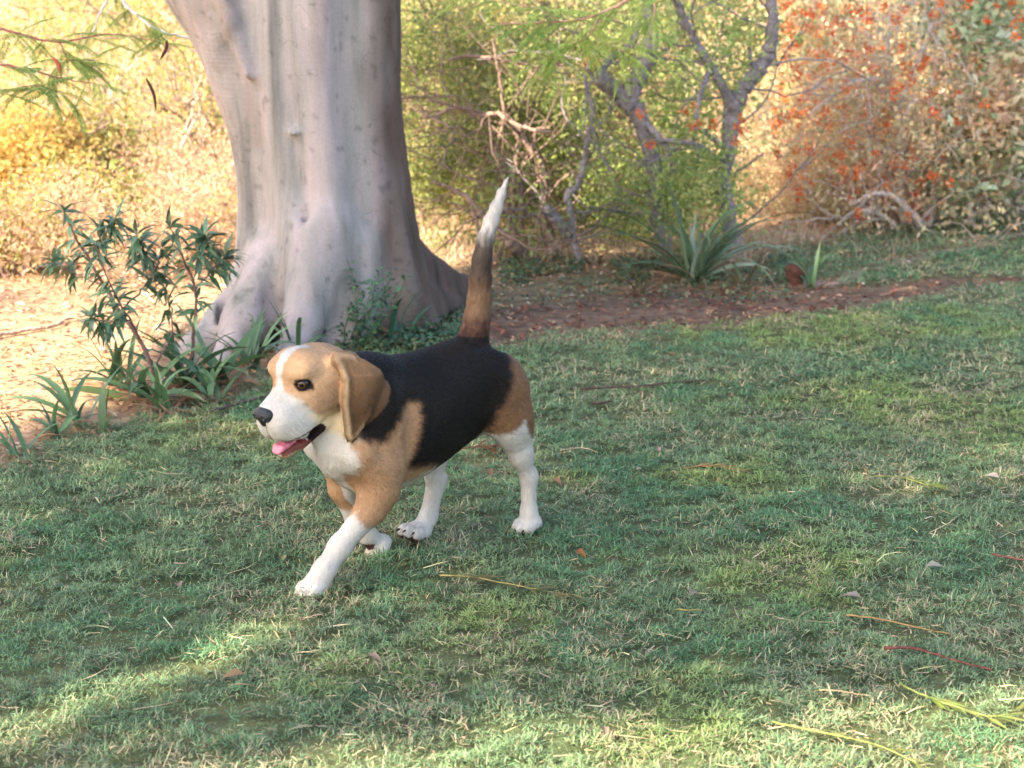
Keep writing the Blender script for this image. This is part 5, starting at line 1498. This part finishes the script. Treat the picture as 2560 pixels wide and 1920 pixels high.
    er = (ds < 0.006) & (ay > 0.044 + 0.020 * np.clip(w / .05, 0, 1)) & (z > 0.238) & (x > 0.095) & (x < 0.225)
    et = np.clip(w / 0.16, 0, 1)[:, None]
    et = np.clip(et * 1.5, 0, 1)
    ec = TAN * .66 * (1 - et) + TAN_SHADED * .52 * et  # ear tan darkens downward, its shade painted into the colour
    edge = np.clip(1 - np.abs(ds + 0.006) / 0.006, 0, 1)[:, None] * (x > .165)[:, None]
    ec = ec * (1 - edge) + (LT * .8) * edge
    C[er] = ec[er]
    # pads and claws
    for c, r in (((0.270, 0.050, 0.002), .020), ((-0.030, -0.045, 0.012), .020)):
        d = np.sqrt(((x - c[0]) / 1.5) ** 2 + (y - c[1]) ** 2 + ((z - c[2])) ** 2)
    lowp = np.minimum(z - 0.0075, 1)
    C[(z < 0.012) & (x > 0.255)] = PINK * .30
    fr = (x > -0.085) & (x < -0.005) & (y < 0) & (z < 0.06)
    pl = z - (0.012 + (x + 0.05) * .28)
    C[fr & (pl < 0)] = np.array([.12, .045, .04])
    pad = (z < .034) & (N[:, 2] < -.35) & (x > -.3)
    C[pad & (z > .0)] = np.array([.10, .042, .038])
    wrm = np.clip((vnoise3(V * 35, 4.) - .5) * 2, 0, 1)[:, None] * (z < .12)[:, None] * (.45 + .55 * (z < .05))[:, None]
    C = C * (1 - wrm * .6) + np.array([.46, .31, .22]) * wrm * .6
    C *= (0.92 + 0.16 * vnoise3(V * 400, 1.0))[:, None]
    return C


Vb, Fb, EAR = build_body()
Nb = vnormals(Vb, Fb)
if np.mean(np.einsum('ij,ij->i', Nb, Vb - Vb.mean(0))) < 0:
    Fb = Fb[:, ::-1]; Nb = -Nb
Cb = dog_colours(Vb, Nb, EAR)
coat_mat = attr_mat("short_coat", rough=0.8, spec=0.08, bump=0.25, bscale=700.0)
body = raw_mesh("body", Vb, [Fb], coat_mat, dog, cols=Cb)


def fur(V, F, N, C):
    """short hairs lying along the coat"""
    rg = np.random.default_rng(3)
    A = np.linalg.norm(np.cross(V[F[:, 2]] - V[F[:, 0]], V[F[:, 3]] - V[F[:, 1]]), axis=1) / 2
    n = 230000
    f = rg.choice(len(F), n, p=A / A.sum())
    a, b = rg.random((2, n, 1))
    q = F[f]
    lerp = lambda X: (X[q[:, 0]] * (1 - a) + X[q[:, 1]] * a) * (1 - b) + (X[q[:, 3]] * (1 - a) + X[q[:, 2]] * a) * b
    P = lerp(V); Nn = lerp(N); Nn /= np.linalg.norm(Nn, axis=1)[:, None]; Cc = lerp(C)
    H = to_head(P); hx, hy, hz = H.T
    head = (hx > -0.02) & (P[:, 2] > .235)
    tail = (P[:, 2] > .40) & (P[:, 0] < -.09)
    leg = P[:, 2] < .17
    flow = np.tile([-1.0, 0, -0.45], (n, 1))
    flow[leg] = (-.15, 0, -1); flow[tail] = (-.35, 0, 1)
    flow[head] = -HX * 1.0 + HY * (np.sign(hy) * .25)[head][:, None] - HZ * .15
    er = (np.abs(P[:, 1]) > .055) & (P[:, 0] > .1) & (P[:, 0] < .22) & (P[:, 2] > .24)
    flow[er] = (-.15, 0, -1)
    flow = flow + rg.normal(size=(n, 3)) * .22
    L = np.full(n, .0058); L[head] = .0034; L[tail] = .0095; L[leg] = .0040; L[P[:, 2] < .05] = .0026; L[er] = .0040
    nohair = (Cc.max(1) < .16) & head & (np.abs(hz + .083) < .016) & (hx > 0) | ((np.abs(hx - .058) < .013) & (np.abs(np.abs(hy) - .042) < .011) & (np.abs(hz - .0095) < .009)) | (hx > .125)
    keep = ~nohair & (P[:, 2] > .006)
    P, Nn, Cc, flow, L = P[keep], Nn[keep], Cc[keep], flow[keep], L[keep]; n = len(P)
    T = flow - Nn * np.einsum('ij,ij->i', flow, Nn)[:, None]
    T /= np.linalg.norm(T, axis=1)[:, None] + 1e-9
    L = L * rg.uniform(.6, 1.2, n)
    lift = rg.uniform(.06, .30, n)[:, None]
    B = np.cross(T, Nn)
    w = .00034
    p1 = P + (T * .5 + Nn * lift * .55) * L[:, None]
    p2 = P + (T * 1.0 + Nn * lift * .75) * L[:, None]
    P0 = P - Nn * .0004
    VV = np.stack([P0 - B * w, P0 + B * w, p1 + B * w * .8, p1 - B * w * .8, p2], 1).reshape(-1, 3)
    i = np.arange(n)[:, None] * 5
    F4 = i + np.array([[0, 1, 2, 3]]); F3 = i + np.array([[3, 2, 4]])
    clump = vnoise3(P * np.array([260, 260, 130]), 12.)
    wv_ = np.where(Cc.min(1) > .3, .45, 1.0)
    cc = Cc * (1 + wv_ * (rg.uniform(.72, 1.30, n) * (.82 + .36 * clump) - 1))[:, None]
    dk = Cc.max(1) < .03; cc[dk] = cc[dk] * (.7 + 1.2 * vnoise3(P[dk] * np.array([18, 18, 30]), 31.))[:, None] + (rg.random(int(dk.sum())) < .10)[:, None] * np.array([.012, .009, .007])
    NN = Nn + T * .15 + rg.normal(size=Nn.shape) * .16
    NN /= np.linalg.norm(NN, axis=1)[:, None]
    m = attr_mat("fur_hair", rough=0.55, spec=0.16, nrm=True)
    return raw_mesh("fur", VV, [F4, F3], m, dog, cols=np.repeat(cc, 5, 0), vecs=np.repeat(NN, 5, 0))


fur(Vb, Fb, Nb, Cb)


def small_sculpt(name, build, lo, hi, h, mat, colfn, smooth=2, parent=None):
    S = Sculpt(lo, hi, h); build(S)
    V, F = S.mesh(smooth); N = vnormals(V, F)
    if np.mean(np.einsum('ij,ij->i', N, V - V.mean(0))) < 0: F = F[:, ::-1]
    return raw_mesh(name, V, [F], mat, parent or dog, cols=colfn(V))


# nose leather
nc = hp(.1095, 0, -.0240)


def nose_b(S):
    S.ell(nc, (.0135, .0215, .0130), 0.003, R=HR)
    S.ell(hp(.1140, 0, -.0335), (.0070, .0080, .0110), 0.005, R=HR)
    for s in (1, -1):
        S.ell(hp(.1140, .0120 * s, -.0255), (.0090, .0085, .0090), 0.003, R=HR)
        S.ell(hp(.1235, .0110 * s, -.0255), (.0042, .0038, .0036), 0.0015, R=HR, mode='cut')
        S.ell(hp(.1190, .0195 * s, -.0285), (.0050, .0040, .0018), 0.0015, R=HR, mode='cut')
    S.cone(hp(.1255, 0, -.029), hp(.122, 0, -.045), .0010, .0010, .001, mode='cut')


small_sculpt("nose", nose_b, nc - .026, nc + .026, 0.0007, attr_mat("nose_leather", rough=.38, spec=.5, bump=.35, bscale=1500), lambda V: np.tile([.012, .0115, .014], (len(V), 1)))


def tongue_b(S):
    pts = [(.040, -.0850, .011), (.070, -.0920, .0125), (.086, -.0915, .0132), (.097, -.0920, .0138), (.104, -.0970, .0110)]
    for i in range(len(pts) - 1):
        a, b = pts[i], pts[i + 1]
        S.cone(hp(a[0], 0, a[1]), hp(b[0], 0, b[1]), a[2] * .30, b[2] * .30, .004, sc=(1, 1, 1))
        for s in (-1, 1):
            S.cone(hp(a[0], a[2] * .62 * s, a[1] + .001), hp(b[0], b[2] * .62 * s, b[1] + .001), a[2] * .30, b[2] * .30, .006)


small_sculpt("tongue", tongue_b, hp(.07, 0, -.07) - .06, hp(.07, 0, -.07) + .06, 0.0012, attr_mat("tongue_skin", rough=.35, spec=.5, bump=.3, bscale=900), lambda V: np.tile([.60, .17, .22], (len(V), 1)))

# eyes: dark brown iris, black pupil, wet surface
for s in (1, -1):
    ec = hp(.0456, .0325 * s, .0112)
    look = HX * .70 + HY * .71 * s; look = look / np.linalg.norm(look)
    a = np.linspace(0, np.pi, 28); b = np.linspace(0, 2 * np.pi, 40, endpoint=False)
    up = HZ - look * (HZ @ look); up /= np.linalg.norm(up); sd = np.cross(look, up)
    rr = .0122
    V = ec + rr * (np.cos(a)[:, None, None] * look + np.sin(a)[:, None, None] * (np.cos(b)[None, :, None] * up + np.sin(b)[None, :, None] * sd))
    aa = np.repeat(a, 40); V = V.reshape(-1, 3)
    cc = np.where((aa < .30)[:, None], [.003, .002, .002], np.where((aa < .60)[:, None], [.085, .036, .014], [.03, .02, .018]))
    cc = np.where(((aa > .55) & (aa < .66))[:, None], [.012, .007, .006], cc)
    cc = np.where((aa >= .66)[:, None], np.array([.02, .013, .012]), cc)
    i = np.arange(27)[:, None] * 40; jx = np.arange(40)[None]; j2 = (jx + 1) % 40
    F = np.stack([i + jx, i + 40 + jx, i + 40 + j2, i + j2], -1).reshape(-1, 4)
    raw_mesh("eye", V, [F], attr_mat("eye_surface", rough=.12, spec=.45) if s == 1 else bpy.data.materials["eye_surface"], dog, cols=cc)

# whiskers
A = Acc(); rg = np.random.default_rng(4)
for s_ in (1, -1):
    for k in range(9):
        p = hp(.070 + .030 * rg.random(), (.034 + .003 * rg.random()) * s_, -.035 - .022 * rg.random())
        d = HY * s_ * .9 + HX * rg.uniform(-.4, .5) + HZ * rg.uniform(-.5, .15)
        A.tube(wander(rg, p, d, rg.uniform(.020, .036), 6, .05, .06), np.linspace(.00028, .0001, 7), 3, (.6, .56, .5), cap=False)
A.build("whiskers", coat_mat, dog)

# claws
A = Acc()
for c, ang, pit, sc in (((0.250, 0.050, 0.020), 0.05, -0.22, 1.10), ((0.050, -0.036, 0.018), -0.1, -1.05, 1.08), ((-0.238, 0.049, 0.021), -0.1, -0.10, 1.0), ((-0.046, -0.045, 0.023), 0.15, 0.42, 1.12)):
    fx = np.array([math.cos(ang) * math.cos(pit), math.sin(ang) * math.cos(pit), math.sin(pit)]); fy = np.array([-math.sin(ang), math.cos(ang), 0]); fz = np.cross(fx, fy)
    for ty, tx in ((-.0165, .013), (-.006, .0235), (.006, .0235), (.0165, .013)):
        p = np.array(c) + (fx * (tx + .0125) + fy * ty - fz * .002) * sc
        A.tube(np.array([p - fx * .003, p + fx * .002 - fz * .0005, p + fx * .0052 - fz * .0035, p + fx * .0065 - fz * .0065]), [.0017, .0017, .0012, .0003], 6, (.045, .035, .030))
A.build("claws", coat_mat, dog)

# ------------------------------------------------------------------ single things lying on the lawn
def lying(name, pts, r, col, label, cat, z=.019, seed=1, leaflets=0, ll=.03, group=None, lcol=None, mat=None):
    """a twig or stalk resting on the grass along picture points"""
    rg = np.random.default_rng(seed)
    P = spline([spot(u, v, z) for u, v in pts], 22, .0004, rg); b = P[0].copy(); b[2] = 0
    P = P - b
    col = tuple(np.array(col) * .72); lcol = tuple(np.array(lcol) * .75) if lcol else None
    if not leaflets:
        A = Acc(); A.tube(P, np.linspace(r, r * .55, 22), 7, col, rough=.08)
        return A.build(name, mat or TWIGM, None, loc=tuple(b), label=label, cat=cat, group=group)
    o = empty(name, tuple(b), label=label, cat=cat, group=group)
    A = Acc(); A.tube(P, np.linspace(r, r * .4, 22), 5, col); A.build("stem", TWIGM, o)
    k = rg.integers(5, 22, leaflets); n = leaflets
    d = P[k] - P[k - 1]; d /= np.linalg.norm(d, axis=1)[:, None]
    s = np.cross(d, [0, 0, 1]) * rg.choice([-1, 1], n)[:, None]
    D = s * rg.uniform(.25, .7, (n, 1)) + d + np.array([0, 0, .05])
    V, F3, F4, C = leaf_mesh(P[k], D, np.tile([0, 0, 1.], (n, 1)) + rg.normal(size=(n, 3)) * .3, ll * rg.uniform(.6, 1.2, n), ll * .13 + rg.uniform(0, .001, n), pick_cols(rg, n, [lcol or col], .2), droop=.05)
    V[:, 2] = np.maximum(V[:, 2], .008)
    raw_mesh("leaflet", V, [F3, F4], LEAFM, o, cols=C)
    return o


lying("fallen_twig", [(580, 389), (610, 387), (640, 386), (675, 382), (706, 380)], .0030, (.13, .085, .07), "long thin dark twig on the grass to the right of the dog's rump", "twig", seed=1)
lying("fallen_twig", [(592, 403), (602, 403), (610, 401)], .0036, (.12, .075, .06), "short dark stick just below the long dark twig", "twig", seed=2)
lying("fallen_twig", [(560, 450), (582, 448), (598, 452)], .0014, (.55, .42, .26), "pale forked straw stalk right of the dog's hind leg", "twig", seed=3)
lying("red_stalk", [(884, 648), (912, 648), (935, 654), (958, 661), (992, 670)], .0026, (.24, .085, .07), "thick dark red curved stalk on the lawn at the lower right", "stalk", seed=4)
lying("red_stalk", [(992, 554), (1008, 557), (1034, 562)], .0024, (.27, .11, .08), "short red stalk cut off by the right edge", "stalk", seed=5)
lying("yellow_stalk", [(846, 615), (880, 619), (915, 627), (950, 634)], .0016, (.44, .28, .12), "thin orange-yellow stalk above the dark red stalk", "stalk", seed=6)
lying("yellow_stalk", [(676, 609), (690, 610), (703, 610)], .0014, (.42, .35, .12), "short straight yellow stalk left of the orange-yellow one", "stalk", seed=7)
lying("yellow_stalk", [(820, 690), (840, 691), (870, 696)], .0013, (.60, .44, .26), "thin pale stalk below the dark red stalk", "stalk", seed=8)
YF = (.30, .33, .10)
lying("fallen_frond", [(440, 575), (470, 577), (505, 583), (540, 590), (568, 594)], .0016, (.40, .32, .12), "yellowing frond on the grass under the dog, right of its forepaws", "frond", seed=9, leaflets=26, ll=.05, lcol=(.34, .31, .13))
lying("fallen_frond", [(875, 476), (900, 477), (925, 484), (950, 490)], .0014, YF, "pale green frond on the lawn at the middle right", "frond", seed=10, leaflets=12, ll=.04, lcol=(.32, .40, .10))
lying("fallen_frond", [(772, 722), (810, 730), (850, 738), (885, 748), (920, 766), (940, 790)], .0018, YF, "long yellow-green frond at the bottom right in the sun", "frond", seed=11, leaflets=22, ll=.035, lcol=(.30, .33, .10))
lying("fallen_frond", [(900, 684), (925, 696), (955, 706), (990, 716), (1026, 712)], .0018, YF, "bushy yellow-green frond at the lower right edge of the shade", "frond", seed=12, leaflets=34, ll=.045, lcol=(.28, .33, .10))
lying("brown_frond", [(462, 449), (478, 446), (490, 447), (503, 446)], .0016, (.20, .10, .06), "dry brown ribbed leaf lying behind the dog between its belly and hind leg", "leaf", seed=13, leaflets=30, ll=.045, lcol=(.30, .15, .08))
lying("brown_frond", [(683, 469), (700, 466), (720, 466), (735, 470)], .0018, (.42, .24, .10), "curled orange-brown dry leaf cluster at the middle of the lawn", "leaf", seed=14, leaflets=24, ll=.035, lcol=(.48, .33, .13))


def dry_leaves():
    rg = np.random.default_rng(91)
    spots = [(283, 561, (.62, .50, .26), "pale yellow curled leaf left of the reaching forepaw"), (553, 479, (.55, .30, .16), "small orange-brown leaf right of the hind leg gap"), (575, 551, (.45, .20, .08), "dark orange leaf under the hind foot"),
             (660, 452, (.60, .42, .36), "pinkish dry leaf on the middle lawn"), (1000, 478, (.66, .54, .46), "small pale leaf at the right edge below the pale frond"), (690, 596, (.62, .50, .34), "tan leaf above the short yellow stalk"),
             (366, 655, (.60, .42, .30), "pinkish leaf at the end of the sunny strip"), (245, 674, (.58, .36, .20), "orange-brown leaf in the sunny strip"), (600, 726, (.60, .44, .30), "light brown leaf near the bottom centre"),
             (712, 790, (.6, .4, .3), "tan leaf at the bottom edge"), (862, 598, (.50, .40, .36), "greyish curled leaf above the orange-yellow stalk"), (925, 566, (.62, .55, .45), "pale folded leaf near the right edge"),
             (180, 588, (.50, .36, .28), "brownish leaf on the left lawn"), (488, 470, (.58, .30, .16), "thin orange leaf strip behind the dog's belly")]
    for i, (u, v, c, lab) in enumerate(spots):
        P = spot(u, v, .018); n = 1
        a = rg.uniform(0, 2 * np.pi)
        D = np.array([[math.cos(a), math.sin(a), .12]])
        V, F3, F4, C = leaf_mesh(np.zeros((1, 3)), D, np.array([[rg.normal() * .3, -.4, 1.]]), np.array([.034]), np.array([.015]), np.array([c]) * .42, fold=.7, droop=.25)
        V[:, 2] = np.maximum(V[:, 2], -.009)
        raw_mesh("dry_leaf", V, [F3, F4], bpy.data.materials["dead_leaf"], None, cols=C, loc=tuple(P), label=lab, cat="leaf", group="single dry leaves on the lawn")


dry_leaves()
# fallen pale branch along the sunlit ground, and stones
lying("fallen_branch", [(-20, 338), (20, 331), (55, 325), (70, 318), (110, 312), (150, 306)], .0065, (.56, .42, .33), "long pale fallen branch on the sunlit ground at the left", "branch", seed=30, z=.01)
lying("fallen_branch", [(262, 397), (235, 404), (222, 408), (205, 412)], .0042, (.16, .11, .10), "dark crooked stick on the lawn edge behind the dog's nose", "branch", seed=31, z=.014)
